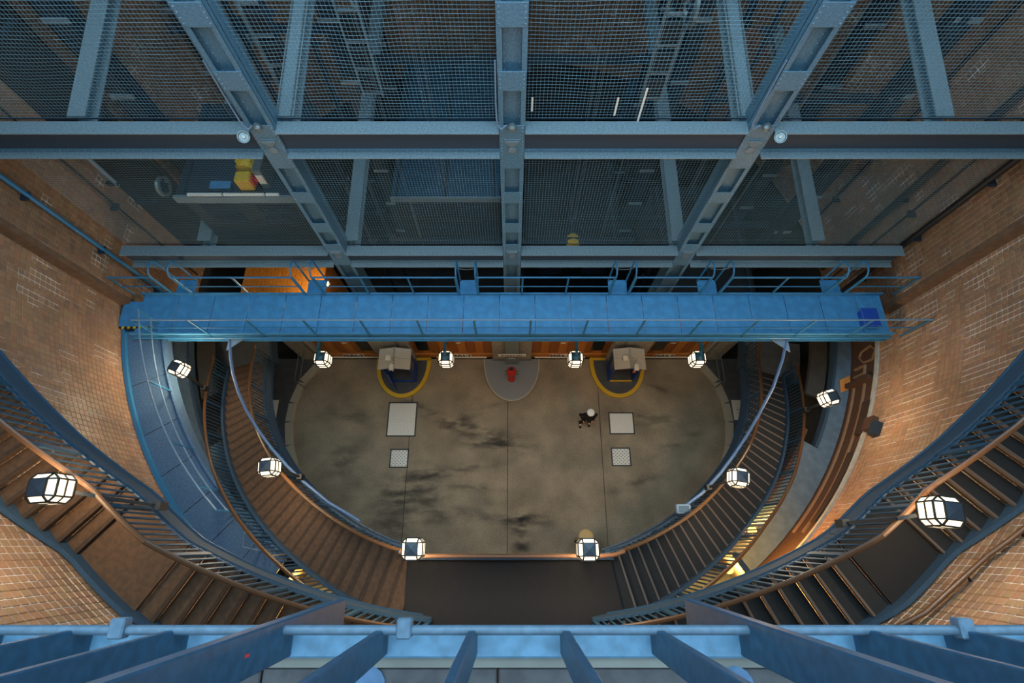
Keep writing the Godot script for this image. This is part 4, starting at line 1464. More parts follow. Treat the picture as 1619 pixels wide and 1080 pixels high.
# ------------------------------------------------------------------ lamps
func lantern_at(at: Vector3, w: float, turn: float, label: String, grp: String, energy: float) -> Node3D:
	# square lantern with cut corners: dark top plate, sloping glazed shoulder, glazed body divided by glazing bars
	var t := thing("lantern", label, "lantern", at, grp)
	var h := w * 1.05
	var a := w / 2.0
	var ch := w * 0.2
	var ring := func(k: float, y: float, cf := 1.0) -> Array:
		var aa := a * k
		var cc := ch * k * cf
		var out := []
		for q in [[-aa + cc, -aa], [aa - cc, -aa], [aa, -aa + cc], [aa, aa - cc], [aa - cc, aa], [-aa + cc, aa], [-aa, aa - cc], [-aa, -aa + cc]]:
			out.append(at + Vector3(q[0], y, q[1]).rotated(Vector3.UP, turn))
		return out
	var r0: Array = ring.call(0.94, 0.0)
	var r1: Array = ring.call(1.0, h * 0.06)
	var r2: Array = ring.call(1.0, h * 0.78)
	var r3: Array = ring.call(0.58, h, 0.12)
	var g := MB.new()
	for pr in [[r0, r1], [r1, r2], [r2, r3]]:
		for i in 8:
			var j := (i + 1) % 8
			var m: Vector3 = (pr[0][i] + pr[0][j] + pr[1][i] + pr[1][j]) / 4.0
			g.quad(pr[0][i], pr[0][j], pr[1][j], pr[1][i], m - (at + Vector3(0, h / 2, 0)))
	g.face(r0, Vector3.DOWN)
	obj("glass", g, M.lamp_glass, t)
	var f := MB.new()
	var bw := w * 0.06
	for rr in [r0, r1, r2, r3]:
		for i in 8:
			f.bar(rr[i], rr[(i + 1) % 8], bw, bw)
	for i in 8:
		f.bar(r0[i], r1[i], bw, bw)
		f.bar(r1[i], r2[i], bw, bw)
		f.bar(r2[i], r3[i], bw, bw)
	var lo := []
	for i in 8:
		lo.append(r1[i].lerp(r2[i], 0.5))
	for i in 8:
		f.bar(lo[i], lo[(i + 1) % 8], bw, bw)
	obj("frame", f, M.lamp_frame, t)
	var p := MB.new()
	var q3: Array = ring.call(0.61, h, 0.12)
	var q4: Array = ring.call(0.57, h + w * 0.03, 0.12)
	var apex := at + Vector3(0, h + w * 0.06, 0)
	for i in 8:
		var j := (i + 1) % 8
		p.quad(q3[i], q3[j], q4[j], q4[i], (q3[i] + q3[j]) / 2 - at - Vector3(0, h, 0))
		p.face([q4[i], q4[j], apex], Vector3.UP)
	p.face(q3, Vector3.DOWN)
	obj("top_plate", p, M.lamp_top, t)
	omni(t, at + Vector3(0, h * 0.45, 0), energy, w * 0.5)
	return t

func arm(t: Node3D, path: Array, w: float, m: Material) -> void:
	var b := MB.new()
	for i in path.size() - 1:
		b.bar(path[i], path[i + 1], w, w * 1.4)
	obj("arm", b, m, t)
	b = MB.new()
	b.boxc(path[0], Vector3(0.12, 0.2, 0.12))
	obj("bracket", b, m, t)

func make_lamps() -> void:
	var g1 := "lanterns over the lift gates"
	var k := 0
	for q in [[-6.70, "leftmost"], [-2.33, "second from the left"], [2.24, "third from the left"], [6.56, "rightmost"]]:
		var at := Vector3(q[0], 2.85, 2.12)
		var t := lantern_at(at, 0.5, 0.0, "lantern on a blue arm over the lift gates, %s of four" % q[1], g1, LAMP_E * 3.2)
		arm(t, [Vector3(q[0], 3.6, 1.1), Vector3(q[0], 3.6, 1.95), Vector3(q[0], 3.45, 2.1)], 0.09, M.rail_blue)
		var b := MB.new()
		b.lathe(at + Vector3(0, 0.47, 0), [Vector2(0.17, 0), Vector2(0.15, 0.1), Vector2(0.05, 0.16), Vector2(0, 0.16)], 8)
		obj("hood", b, M.rail_blue, t)
		k += 1
	var g2 := "lanterns on the stair landing rail"
	for q in [[-1.80, 8.24, "left"], [1.38, 8.25, "right"]]:
		var t := lantern_at(Vector3(q[0], 9.85, q[1]), 0.37, 0.0, "lantern standing on the landing handrail, %s of the two" % q[2], g2, LAMP_E)
		var b := MB.new()
		b.bar(Vector3(q[0], 8.7, q[1] + 0.1), Vector3(q[0], 9.85, q[1]), 0.04, 0.04)
		obj("stem", b, M.lamp_frame, t)
	var g3 := "lanterns on bent arms along the stairs"
	var d := [
		[Vector3(-5.26, 8.62, 6.62), [Vector3(-5.14, 7.35, 6.66), Vector3(-5.3, 8.0, 6.58), Vector3(-5.26, 8.6, 6.62)], 0.37, -38.4, "lantern over the lower left stair at the inner handrail", 1.0],
		[Vector3(4.87, 8.62, 6.84), [Vector3(4.75, 7.3, 6.9), Vector3(4.95, 8.0, 6.83), Vector3(4.87, 8.6, 6.84)], 0.37, 35.6, "lantern over the lower right stair at the inner handrail", 1.0],
		[Vector3(-8.60, 7.4, 3.97), [Vector3(-8.75, 6.1, 4.06), Vector3(-8.72, 6.9, 4.0), Vector3(-8.60, 7.38, 3.97)], 0.37, -65.0, "lantern between the left walkway and the lower left stair", 1.0],
		[Vector3(8.00, 7.4, 4.75), [Vector3(8.43, 5.75, 4.61), Vector3(8.35, 6.7, 4.66), Vector3(8.00, 7.38, 4.75)], 0.37, 59.3, "lantern behind the lower right stair near the right ledge", 1.0],
		[Vector3(-6.50, 12.42, 7.42), [pol(-36.9, 9.48, 11.4), Vector3(-6.2, 12.15, 7.48), Vector3(-6.50, 12.4, 7.42)], 0.39, -41.0, "large near lantern on a long arm over the upper left stair", 0.8],
		[Vector3(5.95, 12.42, 7.73), [pol(34.0, 9.46, 11.4), Vector3(5.65, 12.15, 7.80), Vector3(5.95, 12.4, 7.73)], 0.39, 37.5, "large near lantern on a long arm over the upper right stair", 0.8]]
	for q in d:
		var t := lantern_at(q[0], q[2], deg_to_rad(q[3] + 45.0), q[4], g3, LAMP_E * q[5])
		arm(t, q[1], 0.05, M.dark_steel)
	# bulkhead lamps low behind the stairs
	for q in [[-30.9, 10.62, 5.95, "lit wall lamp on the partition at the end of the left walkway", 6.0], [32.0, 10.36, 5.95, "lit wall lamp on the partition of the right ledge", 7.0], [38.2, 9.98, 6.1, "lit wall lamp beside the outer handrail of the lower right stair", 8.0]]:
		var at := pol(q[0], q[1], q[2])
		var t := thing("bulkhead_lamp", q[3], "wall lamp", at, "wall lamps behind the stairs")
		var bk := MB.new()
		bk.cbox(at + Vector3(-0.1, -0.12, -0.06), at + Vector3(0.1, -0.06, 0.06), 0.02)
		bk.box(at + Vector3(-0.015, -0.7, -0.015), at + Vector3(0.015, -0.12, 0.015))
		obj("holder", bk, M.relief, t)
		var gl := MB.new()
		gl.lathe(at + Vector3(0, -0.06, 0), [Vector2(0.09, 0), Vector2(0.1, 0.06), Vector2(0.09, 0.16), Vector2(0.05, 0.2), Vector2(0, 0.21)], 12)
		obj("glass", gl, M.bulkhead_glass, t)
		omni(t, at + Vector3(0, 0.05, 0), q[4], 0.08, Color(1.0, 0.70, 0.32))

# ------------------------------------------------------------------ ground floor
func d_outline(x0: float, x1: float, z0: float, ztip: float, xt: float, grow := 0.0) -> PackedVector2Array:
	var p := PackedVector2Array()
	for i in 25:
		var u := i / 24.0
		var an := PI * u
		var x := lerpf(x0, x1, (1 - cos(an)) / 2.0)
		var f := pow(sin(an), 0.88)
		p.append(Vector2(x, z0 + (ztip - z0) * f))
	if grow != 0.0:
		var c := Vector2((x0 + x1) / 2, z0)
		for i in 25:
			var q := p[i] - c
			p[i] = c + q * (1.0 + grow / q.length())
			if i == 0 or i == 24:
				p[i].y = z0
	return p

func island(label: String, x0: float, x1: float, ztip: float, yellow: bool) -> void:
	var t := thing("traffic_island", label, "traffic island", Vector3((x0 + x1) / 2, 0, 1.6), "kerbed islands in front of the lift gates")
	var outer := d_outline(x0, x1, 1.06, ztip, 0)
	var inner := d_outline(x0, x1, 1.06, ztip, 0, -0.16 if yellow else -0.05)
	var b := MB.new()
	b.slab(inner, 0.0, 0.125)
	obj("top", b, M.pavement if yellow else M.island_grey, t)
	b = MB.new()
	for i in outer.size() - 1:
		var pts := []
		for yy in [0.0, 0.14]:
			for q in [outer[i], outer[i + 1], inner[i + 1], inner[i]]:
				pts.append(Vector3(q.x, yy, q.y))
		b.hexa(pts)
	if yellow:
		b.box(Vector3(minf(x0, x1) + 0.02 if x0 > 0 else x1 - 0.75, 0, 1.0), Vector3(x0 + 0.75 if x0 > 0 else x1 - 0.02, 0.14, 1.12))
	obj("kerb", b, M.yellow if yellow else M.kerb_stone, t)

func text_mesh(s: String, size: float, m: Material) -> TextMesh:
	var tm := TextMesh.new()
	var f := SystemFont.new()
	f.font_names = PackedStringArray(["Droid Sans"])
	f.font_weight = 700
	tm.font = f
	tm.text = s
	tm.font_size = 32
	tm.pixel_size = size / 32.0
	tm.depth = 0.01
	tm.material = m
	return tm

func gate(n: int, x0: float, x1: float, hx: float, win: Array) -> void:
	var t := Node3D.new()
	t.name = "door_%d" % n
	t.set_meta("kind", "structure")
	add_child(t)
	t.position = Vector3((x0 + x1) / 2, 0, 0.9)
	var x := x0
	var i := 0
	while x < x1 - 0.02:
		var w := minf(0.36, x1 - x)
		var b := MB.new()
		b.cbox(Vector3(x + 0.006, 0.42, 0.80), Vector3(x + w - 0.006, 4.4, 0.9 + (0.012 if i % 2 else 0.0)), 0.012)
		obj("plank", b, M.door_wood if i % 2 else M.door_wood_b, t)
		x += 0.36
		i += 1
	var b2 := MB.new()
	b2.cbox(Vector3(x0, 0.02, 0.82), Vector3(x1, 0.42, 0.95), 0.02)
	obj("bottom_rail", b2, M.door_wood, t)
	for q in win:
		var f := MB.new()
		f.cbox(Vector3(q - 0.3, 0.75, 0.88), Vector3(q + 0.3, 2.3, 0.93), 0.015)
		var fo := obj("window_frame", f, M.door_wood_b, t)
		f = MB.new()
		f.box(Vector3(q - 0.24, 0.82, 0.925), Vector3(q + 0.24, 2.24, 0.938))
		obj("pane", f, M.door_glass, fo)
	b2 = MB.new()
	b2.cbox(Vector3(hx - 0.09, 1.55, 0.915), Vector3(hx + 0.09, 1.65, 0.935), 0.008)
	obj("number_plate", b2, M.white, t)
	var bar := MB.new()
	bar.cbox(Vector3(hx - 1.05, 0.06, 0.95), Vector3(hx + 1.05, 0.13, 1.0), 0.01)
	obj("white_bar", bar, M.white, t)
	var sg := MB.new()
	sg.box(Vector3(hx - 0.42, 0.17, 0.952), Vector3(hx + 0.42, 0.42, 0.975))
	var so := obj("stop_sign", sg, M.white, t)
	inst("lettering", text_mesh("HALT", 0.30, M.black), Transform3D(Basis.from_scale(Vector3(1.15, 1, 1)), Vector3(hx, 0.295, 0.98)), so)
	var lt := MB.new()
	lt.box(Vector3(x0 - 0.1, 4.4, 0.75), Vector3(x1 + 0.1, 5.0, 1.0))
	obj("lintel", lt, M.pillar_grey, t)

func booth(s: float, x0: float, x1: float, label: String) -> void:
	var z0 := 1.38
	var z1 := 2.05
	var h := 1.95
	var t := thing("booth", label, "guard booth", Vector3((x0 + x1) / 2, 0.125, (z0 + z1) / 2), "blue guard booths")
	var base := 0.125
	for q in [[x0, "side_wall"], [x1 - 0.05, "side_wall"]]:
		var b := MB.new()
		b.cbox(Vector3(q[0], base, z0), Vector3(q[0] + 0.05, h, z1), 0.01)
		var w := obj(q[1], b, M.booth_blue, t)
		var g := MB.new()
		g.box(Vector3(q[0] - 0.008, 0.95, z0 + 0.18), Vector3(q[0] + 0.058, 1.65, z1 - 0.16))
		obj("window", g, M.galv, w)
	var bk := MB.new()
	bk.box(Vector3(x0, base, z0), Vector3(x1, h, z0 + 0.04))
	obj("back_wall", bk, M.booth_blue, t)
	var fr := MB.new()
	fr.cbox(Vector3(x0, h - 0.22, z1 - 0.05), Vector3(x1, h + 0.02, z1), 0.01)
	obj("fascia", fr, M.booth_blue, t)
	fr = MB.new()
	fr.box(Vector3(x0 + 0.05, base, z1 - 0.05), Vector3(x1 - 0.05, base + 0.09, z1))
	obj("sill", fr, M.yellow if s > 0 else M.booth_blue, t)
	fr = MB.new()
	fr.box(Vector3(x0 + 0.1, 0.95, z0 + 0.04), Vector3(x1 - 0.1, 1.0, z0 + 0.4))
	obj("desk", fr, M.dark_steel, t)
	# gabled sheet roof, four sheets with ribs
	var xm := (x0 + x1) / 2
	for side in [-1.0, 1.0]:
		for part in [0, 1]:
			var b := MB.new()
			var za := lerpf(z0 - 0.06, z1 + 0.1, part / 2.0) + 0.006
			var zb := lerpf(z0 - 0.06, z1 + 0.1, (part + 1) / 2.0) - 0.006
			var xe: float = xm + side * ((x1 - x0) / 2 + 0.08)
			b.hexa([Vector3(xm, h + 0.2, za), Vector3(xe, h + 0.02, za), Vector3(xe, h + 0.02, zb), Vector3(xm, h + 0.2, zb), Vector3(xm, h + 0.24, za), Vector3(xe, h + 0.06, za), Vector3(xe, h + 0.06, zb), Vector3(xm, h + 0.24, zb)])
			for k in 7:
				var f := (k + 0.5) / 7.0
				var p := Vector3(lerpf(xm, xe, f), lerpf(h + 0.245, h + 0.065, f), 0)
				b.bar(p + Vector3(0, 0, za), p + Vector3(0, 0, zb), 0.025, 0.012)
			obj("roof_sheet", b, M.galv_roof, t)
	var rd := MB.new()
	rd.bar(Vector3(xm, h + 0.25, z0 - 0.06), Vector3(xm, h + 0.25, z1 + 0.1), 0.07, 0.03)
	obj("ridge_cap", rd, M.pillar_grey, t)
	# camera and boxes on the roof
	var cx := xm - 0.02 if s < 0 else xm + 0.16
	var c := thing("security_camera", "white security camera on the roof edge of the %s booth" % ("left" if s < 0 else "right"), "security camera", Vector3(cx, h + 0.22, z1), "cameras on the booth roofs")
	var cb := MB.new()
	cb.bar(Vector3(cx, h + 0.2, z1 - 0.2), Vector3(cx, h + 0.36, z1 - 0.05), 0.05, 0.05)
	obj("bracket", cb, M.white, c)
	cb = MB.new()
	cb.cbox(Vector3(cx - 0.08, h + 0.26, z1 - 0.02), Vector3(cx + 0.08, h + 0.42, z1 + 0.24), 0.02)
	obj("housing", cb, M.white, c)
	cb = MB.new()
	cb.lathe(Vector3(cx, h + 0.34, z1 + 0.24), [Vector2(0.05, 0), Vector2(0.05, 0.02), Vector2(0, 0.02)], 10, Vector3.BACK)
	obj("lens", cb, M.black, c)
	var rb := MB.new()
	var rx := xm - 0.22 if s < 0 else xm - 0.18
	rb.cbox(Vector3(rx - 0.1, h + 0.14, z1 - 0.42), Vector3(rx + 0.1, h + 0.25, z1 - 0.2), 0.02)
	tag(obj("roof_box", rb, M.white), "small white box on the roof of the %s booth" % ("left" if s < 0 else "right"), "box", "boxes on the booth roofs")
	if s < 0:
		var d := MB.new()
		d.hexa([Vector3(x0 + 0.05, base, z1), Vector3(x0 + 0.09, base, z1), Vector3(x0 + 0.30, base, z1 + 0.36), Vector3(x0 + 0.26, base, z1 + 0.36), Vector3(x0 + 0.05, 1.1, z1), Vector3(x0 + 0.09, 1.1, z1), Vector3(x0 + 0.30, 1.0, z1 + 0.36), Vector3(x0 + 0.26, 1.0, z1 + 0.36)])
		obj("half_door", d, M.booth_blue, t)
	else:
		var d := MB.new()
		d.cbox(Vector3(x1 - 0.3, 1.35, z1 - 0.04), Vector3(x1 - 0.16, 1.75, z1 + 0.02), 0.02)
		obj("orange_lamp", d, M.orange, t)

func make_ground() -> void:
	# pillars
	for q in [[-4.75, 0.75, "concrete pillar behind the left booth"], [4.68, 0.75, "concrete pillar behind the right booth"], [-8.25, 0.45, "concrete pillar left of the leftmost lift gate"], [8.15, 0.45, "concrete pillar right of the rightmost lift gate"], [0.0, 0.78, "concrete pillar on the centre island"]]:
		var t := thing("pillar", q[2], "pillar", Vector3(q[0], 0, 0.9), "concrete pillars between the lift gates")
		var b := MB.new()
		b.cbox(Vector3(q[0] - q[1], 0, 0.55), Vector3(q[0] + q[1], 5.0, 1.1), 0.04)
		obj("shaft", b, M.pillar_grey, t)
		b = MB.new()
		b.cbox(Vector3(q[0] - q[1] - 0.03, 0, 0.52), Vector3(q[0] + q[1] + 0.03, 0.3, 1.13), 0.02)
		obj("base", b, M.concrete, t)
		if q[0] == 0.0:
			b = MB.new()
			b.cbox(Vector3(-0.27, 0.1, 1.1), Vector3(0.27, 5.0, 1.3), 0.02)
			obj("casing", b, M.steel_grey, t)
			b = MB.new()
			b.box(Vector3(-0.14, 0.85, 1.3), Vector3(0.14, 0.9, 1.31))
			obj("label_strip", b, M.white, t)
		else:
			b = MB.new()
			var k := 0.35 * signf(q[0])
			b.box(Vector3(q[0] - k - 0.04, 0.3, 1.1), Vector3(q[0] - k + 0.04, 5.0, 1.15))
			obj("cable_duct", b, M.concrete, t)
	var sg := thing("sign_plate", "white lettered sign plate across the centre pillar", "sign", Vector3(0, 1.25, 1.34))
	var sb := MB.new()
	sb.cbox(Vector3(-0.55, 1.2, 1.31), Vector3(0.55, 1.42, 1.34), 0.008)
	obj("plate", sb, M.white, sg)
	sb = MB.new()
	for q in [[-0.38, 0.09], [-0.26, 0.05], [-0.17, 0.08], [-0.05, 0.09], [0.07, 0.06], [0.2, 0.05], [0.28, 0.06], [0.36, 0.05]]:   # worn lettering, no longer legible
		sb.boxc(Vector3(q[0], 1.31, 1.342), Vector3(q[1], 0.06, 0.008))
	obj("worn_lettering", sb, M.black, sg).set_meta("kind", "stuff")
	gate(1, -7.8, -5.5, -6.55, [-5.85])
	gate(2, -4.0, -0.78, -2.1, [-3.55])
	gate(3, 0.78, 3.93, 2.0, [3.4])
	gate(4, 5.43, 7.7, 6.3, [5.85])
	island("D shaped island with a yellow kerb under the left booth", -5.62, -3.36, 2.72, true)
	island("D shaped island with a yellow kerb under the right booth", 3.22, 5.5, 2.72, true)
	island("D shaped pale grey island around the centre pillar", -1.17, 1.15, 2.86, false)
	booth(-1.0, -4.95, -3.9, "blue guard booth with a grey gabled roof and open half door on the left island")
	booth(1.0, 3.92, 4.94, "blue guard booth with a grey gabled roof and yellow sill on the right island")
	# hydrant
	var hp := Vector3(-0.02, 0.125, 1.92)
	var h := thing("hydrant", "red fire hydrant standing on the centre island", "hydrant", hp)
	var b := MB.new()
	b.lathe(hp, [Vector2(0.15, 0), Vector2(0.15, 0.05), Vector2(0.13, 0.08), Vector2(0.15, 0.85), Vector2(0.19, 0.9), Vector2(0.19, 0.98), Vector2(0.16, 1.02), Vector2(0.15, 1.12), Vector2(0.1, 1.2), Vector2(0, 1.22)], 18)
	obj("barrel", b, M.red, h)
	for s in [-1.0, 1.0]:
		b = MB.new()
		b.lathe(hp + Vector3(s * 0.14, 0.8, 0), [Vector2(0.07, 0), Vector2(0.07, 0.1), Vector2(0.085, 0.1), Vector2(0.085, 0.14), Vector2(0, 0.15)], 12, Vector3(s, 0, 0))
		obj("outlet_cap", b, M.galv, h)
	b = MB.new()
	b.lathe(hp + Vector3(0, 1.21, 0), [Vector2(0.075, 0), Vector2(0.065, 0.05), Vector2(0, 0.06)], 8)
	obj("top_nut", b, M.mid_steel, h)
	# plates in the road
	for q in [[-4.94, -3.87, 2.92, 4.22, "large pale chequer plate in the road left of the centre", 0], [3.92, 4.83, 3.34, 4.13, "large pale speckled plate in the road right of the centre", 0], [-4.71, -4.08, 4.80, 5.43, "small pierced drain plate in the road left of the centre", 1], [3.92, 4.58, 4.75, 5.37, "small pierced drain plate in the road right of the centre", 1]]:
		var t := thing("cover_plate", q[4], "cover plate", Vector3((q[0] + q[1]) / 2, 0, (q[2] + q[3]) / 2), "metal covers in the road")
		b = MB.new()
		b.box(Vector3(q[0] - 0.05, -0.02, q[2] - 0.05), Vector3(q[1] + 0.05, 0.006, q[3] + 0.05))
		obj("frame", b, M.dark_steel, t)
		b = MB.new()
		b.cbox(Vector3(q[0], 0.0, q[2]), Vector3(q[1], 0.018, q[3]), 0.006)
		obj("plate", b, M.plate, t)
		b = MB.new()
		var n := 9 if q[5] else 20
		for i in n:
			for j in n:
				if (i + j) % 2 == 0:
					var p := Vector3(lerpf(q[0], q[1], (i + 0.7) / (n + 0.4)), 0.019, lerpf(q[2], q[3], (j + 0.7) / (n + 0.4)))
					var e := 0.024 if q[5] else 0.012
					var d := Vector3(e, 0, e * 0.6) if i % 2 else Vector3(e, 0, -e * 0.6)
					b.bar(p - d, p + d, e * 0.9, 0.006)
		obj("holes" if q[5] else "studs", b, M.dark_steel if q[5] else M.galv, t).set_meta("kind", "stuff")
	# pavement fittings
	for q in [[-9.63, "left", -1.0], [9.05, "right", 1.0]]:
		b = MB.new()
		b.cbox(Vector3(q[0] - 0.2, 0.115, 2.82), Vector3(q[0] + 0.22, 0.14, 3.63), 0.006)
		var t := thing("pavement_hatch", "pale hatch plate in the %s pavement below the stairs" % q[1], "hatch", Vector3(q[0], 0.115, 3.2), "hatches in the pavement")
		obj("plate", b, M.plate, t)
		b = MB.new()
		b.box(Vector3(q[0] - 0.05, 0.14, 3.2), Vector3(q[0] + 0.05, 0.15, 3.22))
		obj("lifting_slot", b, M.black, t)
		var x: float = -8.42 if q[2] < 0 else 8.24
		var hoop := thing("barrier_hoop", "bent steel barrier hoop beside the %s pillar" % ["right", "left"][0 if q[2] > 0 else 1], "barrier hoop", Vector3(x, 0.115, 1.8), "barrier hoops on the pavement")
		b = MB.new()
		var path := [Vector3(x - 0.1, 1.0, 1.12), Vector3(x - 0.1, 1.0, 2.2)]
		for k in 5:
			var an := PI * k / 4.0
			path.append(Vector3(x - cos(an) * 0.1, 1.0, 2.25 + sin(an) * 0.1))
		path.append(Vector3(x + 0.1, 1.0, 1.12))
		b.tube(path, 0.025, 8)
		obj("rail", b, M.galv, hoop)
		b = MB.new()
		b.tube([Vector3(x, 0.115, 2.3), Vector3(x, 1.0, 2.33)], 0.022, 8)
		obj("leg", b, M.galv, hoop)

# ------------------------------------------------------------------ people
func surface_net(bones: Array, lo: Vector3, hi: Vector3, cell: float, blend: float, b: MB) -> void:
	# bones: [a, b, ra, rb, colour]; smooth union of tapered capsules, meshed as surface nets
	var nx := int((hi.x - lo.x) / cell) + 2
	var ny := int((hi.y - lo.y) / cell) + 2
	var nz := int((hi.z - lo.z) / cell) + 2
	var f := PackedFloat32Array()
	f.resize(nx * ny * nz)
	f.fill(1.0)
	var near := blend * 3.0 + cell * 2.0
	for bn in bones:
		var a: Vector3 = bn[0]
		var e: Vector3 = bn[1]
		var ab := e - a
		var l2 := maxf(ab.length_squared(), 1e-6)
		var rm := maxf(bn[2], bn[3]) + near
		var i0 := maxi(0, int((minf(a.x, e.x) - rm - lo.x) / cell))
		var i1 := mini(nx - 1, int((maxf(a.x, e.x) + rm - lo.x) / cell) + 1)
		var j0 := maxi(0, int((minf(a.y, e.y) - rm - lo.y) / cell))
		var j1 := mini(ny - 1, int((maxf(a.y, e.y) + rm - lo.y) / cell) + 1)
		var k0 := maxi(0, int((minf(a.z, e.z) - rm - lo.z) / cell))
		var k1 := mini(nz - 1, int((maxf(a.z, e.z) + rm - lo.z) / cell) + 1)
		for j in range(j0, j1 + 1):
			for k in range(k0, k1 + 1):
				for i in range(i0, i1 + 1):
					var p := lo + Vector3(i, j, k) * cell
					var t := clampf((p - a).dot(ab) / l2, 0.0, 1.0)
					var d := p.distance_to(a + ab * t) - lerpf(bn[2], bn[3], t)
					var id := (j * nz + k) * nx + i
					var o := f[id]
					if o < 0.99:
						var hh := clampf(0.5 + 0.5 * (o - d) / blend, 0.0, 1.0)
						f[id] = lerpf(o, d, hh) - blend * hh * (1.0 - hh)
					else:
						f[id] = d
	var vid := PackedInt32Array()
	vid.resize(nx * ny * nz)
	vid.fill(-1)
	var vs := PackedVector3Array()
	for j in ny - 1:
		for k in nz - 1:
			for i in nx - 1:
				var s := Vector3.ZERO
				var cnt := 0
				var id := (j * nz + k) * nx + i
				var c := [f[id], f[id + 1], f[id + nx], f[id + nx + 1], f[id + nx * nz], f[id + nx * nz + 1], f[id + nx * nz + nx], f[id + nx * nz + nx + 1]]
				var neg := 0
				for q in 8:
					if c[q] < 0.0: neg += 1
				if neg == 0 or neg == 8:
					continue
				for q in [[0, 1], [2, 3], [4, 5], [6, 7], [0, 2], [1, 3], [4, 6], [5, 7], [0, 4], [1, 5], [2, 6], [3, 7]]:
					var u: float = c[q[0]]
					var w: float = c[q[1]]
					if (u < 0.0) != (w < 0.0):
						var t := u / (u - w)
						var pa := Vector3(q[0] & 1, (q[0] >> 2) & 1, (q[0] >> 1) & 1)
						var pb := Vector3(q[1] & 1, (q[1] >> 2) & 1, (q[1] >> 1) & 1)
						s += pa.lerp(pb, t)
						cnt += 1
				vid[id] = vs.size()
				vs.append(lo + (Vector3(i, j, k) + s / cnt) * cell)
	var nrm := func(p: Vector3) -> Vector3:
		var g := (p - lo) / cell
		var i := clampi(int(g.x), 0, nx - 2)
		var j := clampi(int(g.y), 0, ny - 2)
		var k := clampi(int(g.z), 0, nz - 2)
		var id := (j * nz + k) * nx + i
		var st := nx * nz
		return Vector3(f[id + 1] + f[id + nx + 1] + f[id + st + 1] + f[id + st + nx + 1] - f[id] - f[id + nx] - f[id + st] - f[id + st + nx],
			f[id + st] + f[id + st + 1] + f[id + st + nx] + f[id + st + nx + 1] - f[id] - f[id + 1] - f[id + nx] - f[id + nx + 1],
			f[id + nx] + f[id + nx + 1] + f[id + st + nx] + f[id + st + nx + 1] - f[id] - f[id + 1] - f[id + st] - f[id + st + 1]).normalized()
	var tint := func(p: Vector3) -> Color:
		var best := 1e9
		var cc := Color.BLACK
		for bn in bones:
			var ab: Vector3 = bn[1] - bn[0]
			var t := clampf((p - bn[0]).dot(ab) / maxf(ab.length_squared(), 1e-6), 0.0, 1.0)
			var d: float = p.distance_to(bn[0] + ab * t) - lerpf(bn[2], bn[3], t)
			if d < best:
				best = d
				cc = bn[4]
		return cc
	var st2 := nx * nz
	for j in range(1, ny - 1):
		for k in range(1, nz - 1):
			for i in range(1, nx - 1):
				var id := (j * nz + k) * nx + i
				for ax in 3:
					var d1: int = [1, nx, st2][ax]
					if (f[id] < 0.0) == (f[id + d1] < 0.0):
						continue
					var u: int = [nx, st2, 1][ax]
					var w: int = [st2, 1, nx][ax]
					var q := [vid[id], vid[id - u], vid[id - u - w], vid[id - w]]
					if q.min() < 0:
						continue
					var pa := vs[q[0]]
					b.col = (tint.call((pa + vs[q[2]]) / 2) as Color).srgb_to_linear()
					var na: Vector3 = nrm.call(vs[q[0]])
					var nb2: Vector3 = nrm.call(vs[q[1]])
					var nc: Vector3 = nrm.call(vs[q[2]])
					var nd: Vector3 = nrm.call(vs[q[3]])
					b.tri(vs[q[0]], vs[q[1]], vs[q[2]], na, nb2, nc)
					b.tri(vs[q[0]], vs[q[2]], vs[q[3]], na, nc, nd)

